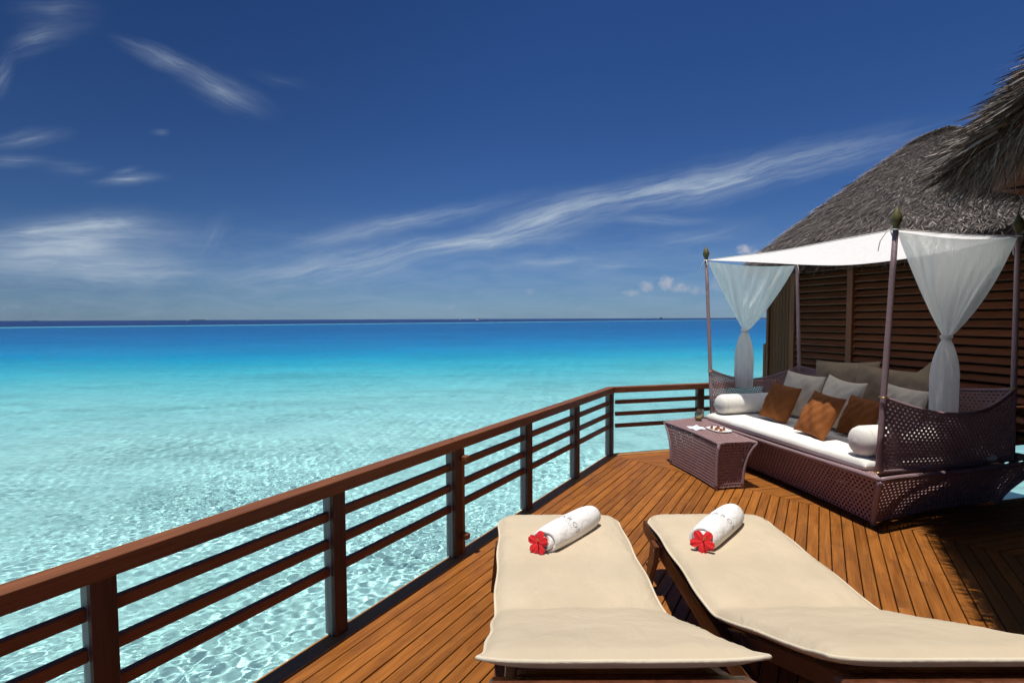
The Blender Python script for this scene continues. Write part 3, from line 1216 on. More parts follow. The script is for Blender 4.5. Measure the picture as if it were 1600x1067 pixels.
def make_flower(c, nrm, label, seed, roll):
    rr = random.Random(seed)
    nrm = V(nrm).normalized()
    x = V((0, 0, 1)).cross(nrm).normalized()
    y = nrm.cross(x).normalized()
    root = thing('hibiscus_flower', c, label, 'flower', 'hibiscus flowers on the towels')
    for k in range(5):
        a0 = roll + k * 2 * math.pi / 5 + rr.uniform(-.1, .1)
        tilt = rr.uniform(.15, .5)
        L_ = .060 * rr.uniform(.92, 1.08)
        g_ = []
        for i in range(9):
            t = i / 8
            row = []
            for j in range(9):
                s = -1 + 2 * j / 8
                w_ = .0040 + .0185 * math.sin(min(1, t * 1.02) * 2.2) ** 1.3
                r_ = L_ * t * (1 - .10 * abs(s) ** 2.5 * t)
                lat = s * w_
                h = L_ * (.30 * t - tilt * .6 * t * t) + .0035 * math.sin(s * 6 + k) * t + .0028 * math.sin(s * 17 + k * 2) * t ** 3
                h -= .006 * s * s * t
                r2_ = r_ + .002 * math.sin(s * 15) * t ** 4
                row.append(V(c) + (x * math.cos(a0) + y * math.sin(a0)) * r2_ + (-x * math.sin(a0) + y * math.cos(a0)) * lat + nrm * (h + .0015 * k))
            g_.append(row)
        m_ = MB()
        m_.grid(g_)
        m_.build('petal', 'petal', root, smooth=True)
    m_ = MB()
    d_ = (nrm + x * .25 + y * .35).normalized()
    m_.lathe([(.0, .001), (.009, .002), (.004, .006), (0, .007)], c, 10, nrm)
    m_.tube([V(c), V(c) + d_ * .03, V(c) + d_ * .055 + y * .004], [.0028, .0024, .0018], 6)
    st_ = m_.build('stamen', 'stamen', root, smooth=True)
    m_ = MB()
    for i in range(14):
        q_ = V(c) + d_ * rr.uniform(.03, .058) + V((rr.uniform(-1, 1), rr.uniform(-1, 1), rr.uniform(-1, 1))) * .005
        m_.lathe([(0, -.0015), (.0015, 0), (0, .0015)], q_, 5)
    m_.build('pollen', 'pollen', st_)
    return root


for (p0, p1, txt, lab, flab, sd, ts) in (
        ((.165, 2.81, .365), (.46, 3.19, .365), 'BAROS', 'white rolled towel lettered in grey, lying on the left lounger',
         'red hibiscus flower tucked into the towel on the left lounger', 1, .40),
        ((1.00, 2.83, .365), (1.305, 3.21, .365), 'BAROS', 'white rolled towel lettered in grey, lying on the right lounger',
         'red hibiscus flower tucked into the towel on the right lounger', 5, .46)):
    t_, ec, fx, sd_ = make_towel(p0, p1, lab, txt, sd, ts)
    make_flower(ec + fx * .038 + V((0, 0, .006)) + sd_ * (-.012 if sd == 1 else .012),
                (fx * .75 + V((0, -.35, .5))), flab, sd, R(90) if sd == 1 else R(54))

# ------------------------------------------------------------------ daybed
A0 = V((2.79, 4.145, 0))
e1 = V((-.2038, .979, 0)).normalized()
e2 = V((.979, .2038, 0)).normalized()


def L(a, b, z=0.0):
    return A0 + e1 * a + e2 * b + V((0, 0, z))


def Lnp(a, b, z):
    a, b, z = np.broadcast_arrays(a, b, z)
    return np.stack([A0.x + e1.x * a + e2.x * b, A0.y + e1.y * a + e2.y * b, z + 0 * a], -1)


def woven(name, f, width, height, m, parent, th=.010, cw=.043, rh=.0305, hole=.62):
    """cane panel with real openings: f(s, t) maps 0..1 x 0..1 to points"""
    ns, nt_ = max(3, round(width / cw)), max(3, round(height / rh))
    cells = []
    for r in range(nt_):
        if r % 2 == 0:
            cells += [(k / ns, (k + 1) / ns, r / nt_, (r + 1) / nt_, 1) for k in range(ns)]
        else:
            cells.append((0, .5 / ns, r / nt_, (r + 1) / nt_, 0))
            cells += [((k + .5) / ns, (k + 1.5) / ns, r / nt_, (r + 1) / nt_, 1) for k in range(ns - 1)]
            cells.append((1 - .5 / ns, 1, r / nt_, (r + 1) / nt_, 0))
    c = np.array(cells)
    s0, s1, t0, t1, hf = c.T
    sm, tm = (s0 + s1) / 2, (t0 + t1) / 2
    S = np.stack([s0, sm, s1, s1, s1, sm, s0, s0], 1)
    T = np.stack([t0, t0, t0, tm, t1, t1, t1, tm], 1)
    kd = np.where(hf > 0, hole, .02)[:, None]
    dg = np.array([.74, 1, .74, 1, .74, 1, .74, 1])[None, :]
    Si = sm[:, None] + (S - sm[:, None]) * kd * dg
    Ti = tm[:, None] + (T - tm[:, None]) * kd * dg * 1.12
    SS = np.concatenate([S, Si], 1)
    TT = np.concatenate([T, Ti], 1)
    P = f(SS, TT)
    e = 1e-3
    du = f(np.clip(SS + e, 0, 1), TT) - f(np.clip(SS - e, 0, 1), TT)
    dv = f(SS, np.clip(TT + e, 0, 1)) - f(SS, np.clip(TT - e, 0, 1))
    nn = np.cross(du, dv)
    nn /= np.linalg.norm(nn, axis=-1, keepdims=True) + 1e-12
    inner = np.zeros((1, 16, 1))
    inner[:, 8:] = .35
    F = P + nn * th * .5 * (1 - inner)
    B = P - nn * th * .5 * (1 - inner)
    allv = np.concatenate([F, B], 1)                    # 32 per cell
    q = []
    for i in range(8):
        j = (i + 1) % 8
        q += [(i, j, 8 + j, 8 + i), (16 + j, 16 + i, 24 + i, 24 + j), (8 + i, 8 + j, 24 + j, 24 + i)]
    q = np.array(q)
    base = (np.arange(len(c)) * 32)[:, None, None]
    quads_ = (q[None] + base).reshape(-1, 4)
    return np_mesh(name, allv.reshape(-1, 3), quads_, m, parent, smooth=False)


daybed = thing('daybed', L(1.15, .65), 'mauve-brown wicker daybed with four canopy poles, below the louvred wall', 'daybed')


def lerp(a, b, t):
    return a + (b - a) * t


# rim outline (top of the base) and foot outline, as (a, b)
RZ = .40


def rimz(s):
    return RZ + .012 * np.cos(s * 2 * np.pi)


rim_front = lambda s: (lerp(-.15, 2.43, s), -.13 + .055 * np.sin(np.pi * s) * np.sin(np.pi * s))
rim_right = lambda s: (-.15 - .0 + .05 * np.sin(np.pi * s) + .14 * s, lerp(-.13, 1.66, s))
rim_left = lambda s: (2.43 - .05 * np.sin(np.pi * s) + .08 * s, lerp(-.13, 1.50, s))
rim_back = lambda s: (lerp(-.01, 2.51, s), lerp(1.66, 1.50, s))
ft_front = lambda s: (lerp(.0, 2.30, s), lerp(-.03, .0, s) + .05 * np.sin(np.pi * s))
ft_right = lambda s: (lerp(.0, .20, s) + .04 * np.sin(np.pi * s), lerp(-.03, 1.42, s))
ft_left = lambda s: (lerp(2.30, 2.36, s), lerp(.0, 1.3, s))
ft_back = lambda s: (lerp(.20, 2.36, s), lerp(1.42, 1.3, s))


def base_panel(rim, ft, name, width):
    def f(s, t):
        ra, rb = rim(s)
        fa, fb = ft(s)
        k = t ** 1.5
        return Lnp(lerp(fa, ra, k), lerp(fb, rb, k), .03 + (rimz(s) - .03) * t)
    woven(name, f, width, .40, 'weave', daybed)
    m_ = MB()
    ss = np.linspace(0, 1, 28)
    m_.tube([tuple(Lnp(rim(s)[0], rim(s)[1], rimz(s))) for s in ss], .019, 8)
    m_.build('base_rim', 'pole', daybed, smooth=True)


base_panel(rim_front, ft_front, 'base_front_panel', 2.45)
base_panel(rim_right, ft_right, 'base_side_panel', 1.6)
base_panel(rim_left, ft_left, 'base_side_panel', 1.45)
base_panel(rim_back, ft_back, 'base_back_panel', 2.3)
for (ra, rb), (fa, fb) in (((-.15, -.13), (0, -.03)), ((2.43, -.13), (2.30, 0)), ((-.01, 1.66), (.2, 1.42)), ((2.51, 1.50), (2.36, 1.3))):
    m_ = MB()
    pts = [L(lerp(fa, ra, t ** 1.5), lerp(fb, rb, t ** 1.5), .0 + RZ * t) for t in np.linspace(0, 1, 9)]
    m_.tube(pts, [.016] + [.021] * 8, 10)
    m_.build('corner_leg', 'pole', daybed, smooth=True)


# woven ledge between the rim and the seat
def ledge(s, t):
    ra, rb = rim_front(s)
    return Lnp(lerp(ra, lerp(.03, 2.25, s), t), lerp(rb, .0, t), rimz(s) + .004)


woven('base_ledge', ledge, 2.4, .12, 'weave', daybed, .008, .036, .03, .35)
m_ = MB()
m_.box(L(1.16, .66, .385), (2.2, 1.25, .02), e1, e2)
m_.build('seat_deck', 'weave', daybed)
m_ = MB()
m_.box(L(1.20, .68, .205), (2.02, 1.14, .33), e1, e2)
m_.build('dark_filler_box', 'dark', daybed)  # added dark box standing in for the shade behind the weave holes

# poles: bottom and top points, straightened from the splay seen on site
PB = [L(0, 0, .40), V((2.335, 6.38, .41)), V((3.555, 6.74, .40)), V((4.15, 4.52, .40))]
PT = [V((2.825, 4.085, 2.262)), V((2.318, 6.60, 2.305)), V((3.51, 6.82, 2.31)), V((4.15, 4.55, 2.29))]
for i, (p, q) in enumerate(zip(PB, PT)):
    m_ = MB()
    ax_ = (q - p).normalized()
    m_.tube([p + (q - p) * t for t in np.linspace(0, 1, 7)], [.022, .022, .0215, .021, .020, .020, .019], 14)
    po = m_.build('canopy_pole', 'pole', daybed, smooth=True)
    m_ = MB()
    m_.lathe([(.012, -.012), (.022, -.005), (.022, .0), (.016, .006), (.024, .014), (.034, .035), (.038, .055), (.035, .078),
              (.026, .102), (.014, .125), (.005, .143), (0, .15)], q, 16, ax_)
    m_.build('finial', 'finial', po, smooth=True)
    for t in (.012, .322 if i in (0, 3) else .30):
        m_ = MB()
        c_ = p + (q - p) * t
        ring = [c_ + V((.030 * math.cos(a_), .030 * math.sin(a_), 0)) for a_ in np.linspace(0, 2 * math.pi, 19)]
        m_.tube(ring, .004, 6, False)
        m_.build('brass_ring', 'brass', po, smooth=True)


def arm_panel(pa, qa, pb, qb, bulge, sag, name, ztop=1.0, width=1.4):
    """panel between two poles with a sagging top edge, bulging outwards"""
    def pole(p, q, z):
        t = (z - p.z) / (q.z - p.z)
        return np.stack([p.x + (q.x - p.x) * t, p.y + (q.y - p.y) * t, z], -1)

    def f(s, t):
        zt = ztop - sag * np.sin(np.pi * s) ** .9
        z = .425 + (zt - .425) * t
        A = pole(pa, qa, z)
        B = pole(pb, qb, z)
        s_ = s[..., None]
        P = A + (B - A) * s_
        k = (np.sin(np.pi * s) * (.35 + .65 * t))[..., None]
        return P + np.array(bulge) * k
    o = woven(name, f, width, .55, 'weave', daybed, .010, .040, .0285, .52)
    ss = np.linspace(0, 1, 30)
    top = f(ss, np.ones(30))
    bot = f(ss, np.zeros(30))
    for edge_ in (top, bot):
        m_ = MB()
        m_.tube([tuple(x) for x in edge_], .0135, 8)
        m_.build('panel_rim', 'pole', o, smooth=True)
    return f


out_r = -e1 * .10
out_l = e1 * .10
armA = arm_panel(PB[0], PT[0], PB[3], PT[3], tuple(out_r), .15, 'arm_panel')
armB = arm_panel(PB[1], PT[1], PB[2], PT[2], tuple(out_l), .15, 'arm_panel')
backf = arm_panel(PB[3], PT[3], PB[2], PT[2], tuple(e2 * .10), .10, 'back_panel', 1.0, 2.3)


# seat mattress
def slab(name, a0, a1, b0, b1, z0, z1, m, parent, nA=60, nB=30, wob=.006):
    g1, g2 = np.zeros((nA + 1, nB + 1, 3)), np.zeros((nA + 1, nB + 1, 3))
    for i in range(nA + 1):
        for j in range(nB + 1):
            u, v = -1 + 2 * i / nA, -1 + 2 * j / nB
            un = math.copysign(1 - (1 - abs(u)) ** 2.0, u)
            vn = math.copysign(1 - (1 - abs(v)) ** 2.0, v)
            edge = ((1 - abs(un) ** 40) * (1 - abs(vn) ** 24)) ** .5
            a_ = lerp(a0, a1, (un + 1) / 2)
            b_ = lerp(b0, b1, (vn + 1) / 2)
            w_ = wob * (math.sin(a_ * 9 + b_ * 5) * .5 + math.sin(a_ * 17 - b_ * 11) * .35)
            zc, hh = (z0 + z1) / 2, (z1 - z0) / 2
            g1[i, j] = L(a_, b_, zc + hh * edge + w_ * edge)
            g2[i, j] = L(a_, b_, zc - hh * edge)
    m_ = MB()
    m_.grid(g1)
    m_.grid(g2[:, ::-1])
    return m_.build(name, m, parent, smooth=True)


slab('seat_mattress', .04, 2.27, -.075, 1.20, .40, .505, 'white', daybed)


# ------------------------------------------------------------------ cushions
def pillow(name, ctr, xdir, nrm, w, h, t, m, label, cat, group, seed=0, sagk=.0):
    rr = random.Random(seed)
    x = V(xdir).normalized()
    nrm = V(nrm).normalized()
    y = nrm.cross(x).normalized()
    if y.z < 0:
        y = -y
    nrm = V(nrm)
    root_c = V(ctr)
    ph = [rr.uniform(0, 6.28) for _ in range(6)]
    nA = 26
    gs = []
    for side in (1, -1):
        g_ = []
        for i in range(nA + 1):
            row = []
            for j in range(nA + 1):
                u, v = -1 + 2 * i / nA, -1 + 2 * j / nA
                un = math.copysign(1 - (1 - abs(u)) ** 1.6, u)
                vn = math.copysign(1 - (1 - abs(v)) ** 1.6, v)
                pf = ((1 - un ** 2) * (1 - vn ** 2)) ** .42
                k = 1 - .07 * (1 - un * un) * abs(vn) ** 2     # edges drawn in between the ears
                kx = 1 - .07 * (1 - vn * vn) * abs(un) ** 2
                px2, py2 = un * w / 2 * kx, vn * h / 2 * k
                wr_ = .010 * math.sin(7 * un + 5 * vn + ph[0]) * pf + .006 * math.sin(13 * un - 9 * vn + ph[1]) * pf
                # corner creases
                cr = .006 * math.sin(10 * (un - vn) + ph[2]) * (abs(un * vn)) * pf
                sag_ = -sagk * h * (1 - un * un) * max(0, vn) ** 2
                q_ = root_c + x * px2 + y * (py2 + sag_) + nrm.normalized() * side * (t / 2 * pf + (wr_ + cr) * (1 if side > 0 else .4))
                row.append(q_)
            g_.append(row)
        gs.append(g_)
    m_ = MB()
    m_.grid(gs[0])
    m_.grid([r[::-1] for r in gs[1]])
    zmin = min(v[2] for v in m_.v)
    o = m_.build(name, m, None, smooth=True, base=(root_c.x, root_c.y, zmin))
    fix_normals(o)
    ring = [gs[0][i][0] for i in range(nA + 1)] + [gs[0][nA][j] for j in range(1, nA + 1)] + \
           [gs[0][i][nA] for i in range(nA - 1, -1, -1)] + [gs[0][0][j] for j in range(nA - 1, 0, -1)]
    tag(o, label, cat, group)
    m_ = MB()
    m_.tube(ring + [ring[0]], .0035, 5, False)
    m_.build('seam', m, o, smooth=True)
    return o


def lean_pillow(name, a, b, size, t, lean, yaw, m, label, group, seed, roll=0.0, z=.505, w=None, sagk=.0):
    """pillow standing on the seat at (a, b), leaning back; yaw turns it about the vertical"""
    h = size
    w = w or size
    fwd = (-e2 * math.cos(R(yaw)) + e1 * math.sin(R(yaw))).normalized()
    nrm = (fwd * math.cos(R(lean)) + V((0, 0, 1)) * math.sin(R(lean))).normalized()
    xd = V((0, 0, 1)).cross(fwd).normalized()
    yd = nrm.cross(xd).normalized()
    if yd.z < 0:
        yd = -yd
    x_ = xd * math.cos(R(roll)) + yd * math.sin(R(roll))
    y_ = yd * math.cos(R(roll)) - xd * math.sin(R(roll))
    low = min((x_ * sx * w / 2 + y_ * sy * h / 2).z for sx in (-1, 1) for sy in (-1, 1))
    c = L(a, b, 0)
    # the (a, b) given is where its lower edge stands
    ctr = V((c.x, c.y, z - low)) + V((yd.x, yd.y, 0)) * (h / 2)
    return pillow(name, ctr, x_, nrm, w, h, t, m, label, 'cushion', group, seed, sagk)


G = 'cushions on the daybed'
lean_pillow('cushion', 1.55, 1.04, .62, .16, 12, -4, 'taupe', 'large taupe cushion against the backrest, farthest from the camera', G, 1, 3, w=.80)
lean_pillow('cushion', 1.02, 1.02, .60, .16, 10, 3, 'taupe', 'large taupe cushion in the middle of the backrest, behind the big cream one', G, 2, -2, w=.78)
lean_pillow('cushion', .63, 1.0, .50, .15, 12, 6, 'taupe', 'taupe cushion tipped on its corner beside the gathered shaded curtain', G, 3, 38)
lean_pillow('cushion', 1.74, .66, .49, .15, 18, -6, 'cream', 'cream cushion leaning behind the rust cushion nearest the long bolster', G, 4, -3, w=.52)
lean_pillow('cushion', 1.12, .56, .51, .16, 20, 4, 'cream', 'cream cushion in the centre of the seat, behind the middle rust cushion', G, 5, -4, w=.52, sagk=.03)
lean_pillow('cushion', .70, .86, .46, .13, 16, 4, 'cream', 'cream cushion beside the shaded arm, seen over its edge', G, 6, -3, w=.50)
lean_pillow('cushion', 1.60, .30, .40, .14, 24, -6, 'brown', 'rust-brown square cushion nearest the long bolster', G, 7, -5)
lean_pillow('cushion', .87, .12, .42, .14, 28, 3, 'brown', 'rust-brown square cushion in the middle, foremost of the three', G, 8, -4)
lean_pillow('cushion', .74, .46, .38, .13, 24, 0, 'brown', 'rust-brown square cushion half hidden behind the near pole', G, 9, -3)


def bolster(a, b0, b1, r, label, z=.505):
    m_ = MB()
    prof = [(0, 0), (r * .35, .004), (r * .72, .018), (r * .93, .045), (r, .085), (r, .2)]
    ln = b1 - b0
    k = np.linspace(.26, ln - .26, 6)
    prof += [(r * (1 - .02 * math.sin(6 * x)), x) for x in k] + [(r, ln - .2), (r, ln - .085), (r * .93, ln - .045), (r * .72, ln - .018), (r * .35, ln - .004), (0, ln)]
    prof = [(q, x + .012 * math.sin(0)) for q, x in prof]
    m_.lathe(prof, L(a, b0, z + r * .97), 32, e2)
    o = m_.build('bolster', 'white', None, smooth=True, base=tuple(L(a, (b0 + b1) / 2, z)))
    tag(o, label, 'bolster', 'white bolsters on the daybed')
    for x in (.075, ln - .075):
        m_ = MB()
        c_ = L(a, b0 + x, z + r * .97)
        m_.tube([c_ + (e1 * math.cos(t) + V((0, 0, 1)) * math.sin(t)) * (r * .988) for t in np.linspace(0, 2 * math.pi, 33)], .003, 5, False)
        m_.build('seam', 'white', o, smooth=True)


bolster(2.12, -.03, .98, .115, 'long white bolster below the sunlit curtain, at the far end of the seat')
bolster(.165, -.06, .98, .122, 'white bolster beside the near pole, its round end facing the loungers')

# ------------------------------------------------------------------ canopy and curtains
CT = [PT[0] - V((0, 0, .018)), PT[1] - V((0, 0, .018)), PT[2] - V((0, 0, .055)), PT[3] - V((0, 0, .030))]
g_ = []
nA = 36
for i in range(nA + 1):
    row = []
    for j in range(nA + 1):
        s, t = i / nA, j / nA
        # edges bow inwards a little
        fr_ = CT[0].lerp(CT[1], s)
        bk_ = CT[3].lerp(CT[2], s)
        p = fr_.lerp(bk_, t)
        sg = .070 * math.sin(math.pi * s) * (.22 + 1.1 * t) + .03 * math.sin(math.pi * s) * math.sin(math.pi * t)
        pull = .045
        p = p + e2 * pull * (math.sin(math.pi * s) * (1 - 2 * t)) * .7 + e1 * pull * (math.sin(math.pi * t) * (1 - 2 * s)) * .6
        p.z -= sg
        p.z += .004 * math.sin(9 * s + 4 * t) * math.sin(math.pi * s)
        row.append(p)
    g_.append(row)
m_ = MB()
m_.grid(g_)
cb = (CT[0] + CT[2]) / 2
can = m_.build('canopy_cloth', 'canopy', None, smooth=True, base=tuple(cb))
tag(can, 'white cloth canopy stretched between the four daybed poles', 'canopy')
sol = can.modifiers.new('cloth_thickness', 'SOLIDIFY')
sol.thickness = .002
ed = [g_[i][0] for i in range(nA + 1)] + [g_[nA][j] for j in range(1, nA + 1)] + [g_[i][nA] for i in range(nA - 1, -1, -1)] + [g_[0][j] for j in range(nA - 1, 0, -1)]
m_ = MB()
m_.tube(ed + [ed[0]], .0045, 6, False)
m_.build('hem', 'white', can, smooth=True)
for i, q in enumerate(CT):
    ring = [q + V((.026 * math.cos(a_), .026 * math.sin(a_), .004 * math.sin(a_))) for a_ in np.linspace(0, 2 * math.pi, 15)]
    s0 = q + (e1 * (.03 if i in (0, 3) else -.03)) + (-e2 * .02)
    side_ = V((-.045, .03, 0)) if i in (0, 1) else V((.03, .02, 0))
    for path, r__ in ((ring, .005), ([s0, s0 + side_ * .5 + V((0, 0, -.02)), s0 + side_ * 1.1 + V((0, 0, -.08)), s0 + side_ * 1.3 + V((0, 0, -.15))], .0032),
                      ([s0, s0 + V((.01, -.015, -.05)), s0 + V((.014, -.02, -.11))], .0045)):
        m_ = MB()
        m_.tube(path, r__, 6)
        m_.build('corner_tie', 'white', can, smooth=True)


def curtain(qa, qb, t0, zk, zb, label, tailw, seed, lean):
    """curtain hung from the edge qa-qb, gathered in a knot and falling in a tail"""
    rr = random.Random(seed)
    qa, qb = V(qa), V(qb)
    along = (qb - qa)
    wdt = along.length
    along.normalize()
    nrm = V((0, 0, 1)).cross(along).normalized()
    knot = qa + along * (wdt * t0)
    knot = V((knot.x, knot.y, zk)) + nrm * lean
    nu, nv = 110, 44
    top, drape = [], []
    fr_ = [rr.uniform(0, 6.28) for _ in range(5)]
    g_ = []
    for i in range(nv + 1):
        v = i / nv
        row = []
        for j in range(nu + 1):
            u = j / nu
            p = qa + along * (wdt * (.015 + .97 * u))
            p.z = lerp(qa.z, qb.z, u) - .03 * math.sin(math.pi * u) - .006
            sp_ = (1 - v) ** (1.0 if u < t0 else .78)
            # outer parts bulge, inner part falls almost straight
            du = (u - t0)
            xk = .045 * du
            x_ = lerp(xk, wdt * (.015 + .97 * u) - wdt * t0, sp_)
            base_ = qa + along * (wdt * t0 + x_) + nrm * lean * v
            base_.z = lerp(p.z, zk, v ** (.94))
            fold = (.018 + .060 * v * (1 - v) + .010 * v)
            fz = fold * (math.sin(u * 34 + fr_[0]) * .55 + math.sin(u * 57 + fr_[1] + 2 * v) * .30 + math.sin(u * 15 + fr_[2] - 1.5 * v) * .6)
            fz *= (.25 + v) if v < .7 else 1.0
            fz *= (1 - v) ** .45
            bell = .06 * math.sin(math.pi * v) * math.sin(math.pi * u)
            row.append(base_ + nrm * (fz + bell))
        g_.append(row)
    m_ = MB()
    m_.grid(g_)
    root = m_.build('curtain', 'sheer', None, smooth=True, base=tuple(knot))
    tag(root, label, 'curtain', 'knotted curtains of the daybed')
    # knot
    m_ = MB()
    for k in range(3):
        rk = .022 + .006 * k
        ring = [knot + (along * math.cos(a_) * (1.15) + nrm * math.sin(a_) * .9) * rk + V((0, 0, -.012 + .012 * k + .006 * math.sin(a_ * 2 + k)))
                for a_ in np.linspace(0, 2 * math.pi, 17)]
        m_.tube(ring, .011, 7, False)
    m_.build('knot', 'sheer_tail', root, smooth=True)
    # tail
    g_ = []
    nv2, nu2 = 26, 72
    for i in range(nv2 + 1):
        v = i / nv2
        z = lerp(zk - .01, zb, v)
        wv = (.035 + (tailw / 2 - .035) * min(1, math.sin(min(1, v * 2.4) * math.pi / 2)) ** .7) * (1 - .10 * max(0, v - .6))
        dv = (.026 + .05 * min(1, v * 2.2))
        row = []
        for j in range(nu2):
            a_ = 2 * math.pi * j / nu2
            f_ = 1 + (.16 * math.sin(6 * a_ + fr_[3]) + .10 * math.sin(11 * a_ + fr_[4] + v)) * min(1, v * 3 + .3)
            q_ = V((knot.x, knot.y, z)) + along * math.cos(a_) * wv * (1 + (f_ - 1) * .5) + nrm * math.sin(a_) * dv * f_
            if v > .9:
                q_.z += .010 * math.sin(a_ * 3 + seed)
            row.append(q_)
        g_.append(row)
    m_ = MB()
    m_.grid(g_, closed_u=True)
    m_.build('tail', 'sheer_tail', root, smooth=True)
    return root


curtain(CT[1] + V((0, 0, -.01)), CT[2] + V((0, 0, -.01)), .39, 1.44, .76,
        'sunlit sheer white curtain knotted in front of the sea, far end of daybed', .225, 2, -.075)
curtain(CT[0] + V((0, 0, -.01)), CT[3] + V((0, 0, -.01)), .515, 1.43, .80,
        'sheer white curtain in roof shade, knotted at the near end of the daybed', .24, 3, .085)

# ------------------------------------------------------------------ side table
TZ = .44
table = thing('side_table', L(1.58, -.50), 'low mauve-brown wicker side table in front of the daybed, with plate and glasses', 'table')
tt = [(1.045, -.685), (2.16, -.655), (2.30, -.19), (1.03, -.30)]      # top corners: front, left, back, right
tb = [(1.055, -.70), (1.99, -.66), (2.08, -.30), (1.06, -.42)]         # feet


def tedge(i, s, bow):
    p, q = tt[i], tt[(i + 1) % 4]
    mx_, my_ = sum(c[0] for c in tt) / 4, sum(c[1] for c in tt) / 4
    a_ = lerp(p[0], q[0], s)
    b_ = lerp(p[1], q[1], s)
    k = bow * np.sin(np.pi * s)
    return a_ + (mx_ - (p[0] + q[0]) / 2) * k, b_ + (my_ - (p[1] + q[1]) / 2) * k


def fedge(i, s, bow):
    p, q = tb[i], tb[(i + 1) % 4]
    mx_, my_ = sum(c[0] for c in tb) / 4, sum(c[1] for c in tb) / 4
    k = bow * np.sin(np.pi * s)
    return lerp(p[0], q[0], s) + (mx_ - (p[0] + q[0]) / 2) * k, lerp(p[1], q[1], s) + (my_ - (p[1] + q[1]) / 2) * k


for i, w_ in enumerate((1.1, .45, 1.2, .42)):
    bow = .26 if i in (0,) else .07

    def f(s, t, i=i, bow=bow):
        ra, rb = tedge(i, s, bow * .55)
        fa, fb = fedge(i, s, bow * .35)
        k = t ** 3
        a_ = lerp(fa, ra, k)
        b_ = lerp(fb, rb, k)
        inw = .03 * np.sin(np.pi * t)
        mx_, my_ = 1.58, -.47
        return Lnp(a_ + (mx_ - a_) * inw, b_ + (my_ - b_) * inw, .02 + (TZ - .03) * t)
    woven('table_side_panel', f, w_, .42, 'weave', table)
    m_ = MB()
    m_.tube([tuple(Lnp(*tedge(i, s, bow * .55), TZ - .004)) for s in np.linspace(0, 1, 20)], .012, 8)
    m_.build('table_rim', 'pole', table, smooth=True)


def ftop(s, t):
    a0_, b0_ = tedge(0, s, .26 * .55)
    a1_, b1_ = tedge(2, 1 - s, .07 * .55)
    return Lnp(lerp(a0_, a1_, t), lerp(b0_, b1_, t), TZ + .002)


woven('table_top', ftop, 1.1, .42, 'weave', table, .010, .036, .03, .55)
m_ = MB()
mid = lambda i, k: lerp(tt[i][k], sum(c[k] for c in tt) / 4, .10)
m_.add([L(mid(i, 0), mid(i, 1), TZ - .02) for i in range(4)] + [L(mid(i, 0), mid(i, 1), TZ - .012) for i in range(4)],
       [(0, 1, 2, 3), (4, 5, 6, 7), (0, 1, 5, 4), (1, 2, 6, 5), (2, 3, 7, 6), (3, 0, 4, 7)])
m_.build('inner_board', 'dark', table)
for p in range(4):
    m_ = MB()
    pts = [L(lerp(tb[p][0], tt[p][0], t ** 3), lerp(tb[p][1], tt[p][1], t ** 3), TZ * t * .99) for t in np.linspace(0, 1, 9)]
    m_.tube(pts, .015, 8)
    m_.build('table_leg', 'pole', table, smooth=True)

# plate, canapes, napkin, glasses
PC = L(1.56, -.36, TZ + .008)
m_ = MB()
g_ = []
for rr_, zz_ in ((0.0, .003), (.5, .003), (.82, .004), (.96, .011), (1.0, .014), (1.0, .011), (.9, .001), (.6, -.001), (0, -.001)):
    row = []
    for k in range(40):
        a_ = 2 * math.pi * k / 40
        c_, s_ = math.cos(a_), math.sin(a_)
        ex = .62
        row.append(PC + e1 * (math.copysign(abs(c_) ** ex, c_) * .145 * rr_) + e2 * (math.copysign(abs(s_) ** ex, s_) * .092 * rr_) + V((0, 0, zz_)))
    g_.append(row)
m_.grid(g_, closed_u=True)
plate = m_.build('serving_plate', 'plate', None, smooth=True, base=tuple(PC))
tag(plate, 'white rectangular plate of canapes on the wicker side table', 'plate')
cl = ['canape nearest the loungers on the white plate', 'canape in the middle of the white plate', 'canape at the back of the white plate, towards the daybed',
      'canape on the far side of the plate, towards the wine glasses', 'small canape at the plate edge beside the napkin']
for i, (a_, b_) in enumerate(((-.065, -.02), (0.0, -.03), (-.03, .038), (.05, .03), (.075, -.035))):
    c = PC + e1 * a_ + e2 * b_ + V((0, 0, .003))
    r_ = thing('canape', c, cl[i], 'canape', 'canapes on the plate')
    m_ = MB()
    m_.lathe([(0, 0), (.017, 0), (.019, .004), (.017, .008), (0, .009)], c, 12)
    m_.build('cracker', 'cracker', r_, smooth=True)
    m_ = MB()
    rr = random.Random(i)
    for k in range(4):
        q_ = c + V((rr.uniform(-.008, .008), rr.uniform(-.008, .008), .008))
        m_.lathe([(0, 0), (.008, .002), (.0095, .008), (.006, .014 + .006 * (k % 2)), (0, .018 + .006 * (k % 2))], q_, 8)
    m_.build('topping', 'topping', r_, smooth=True)
    m_ = MB()
    m_.tube([c + V((0, 0, .018)), c + V((.004, .003, .03)), c + V((.012, .005, .036))], [.004, .003, .001], 5)
    m_.build('garnish', 'garnish', r_, smooth=True)

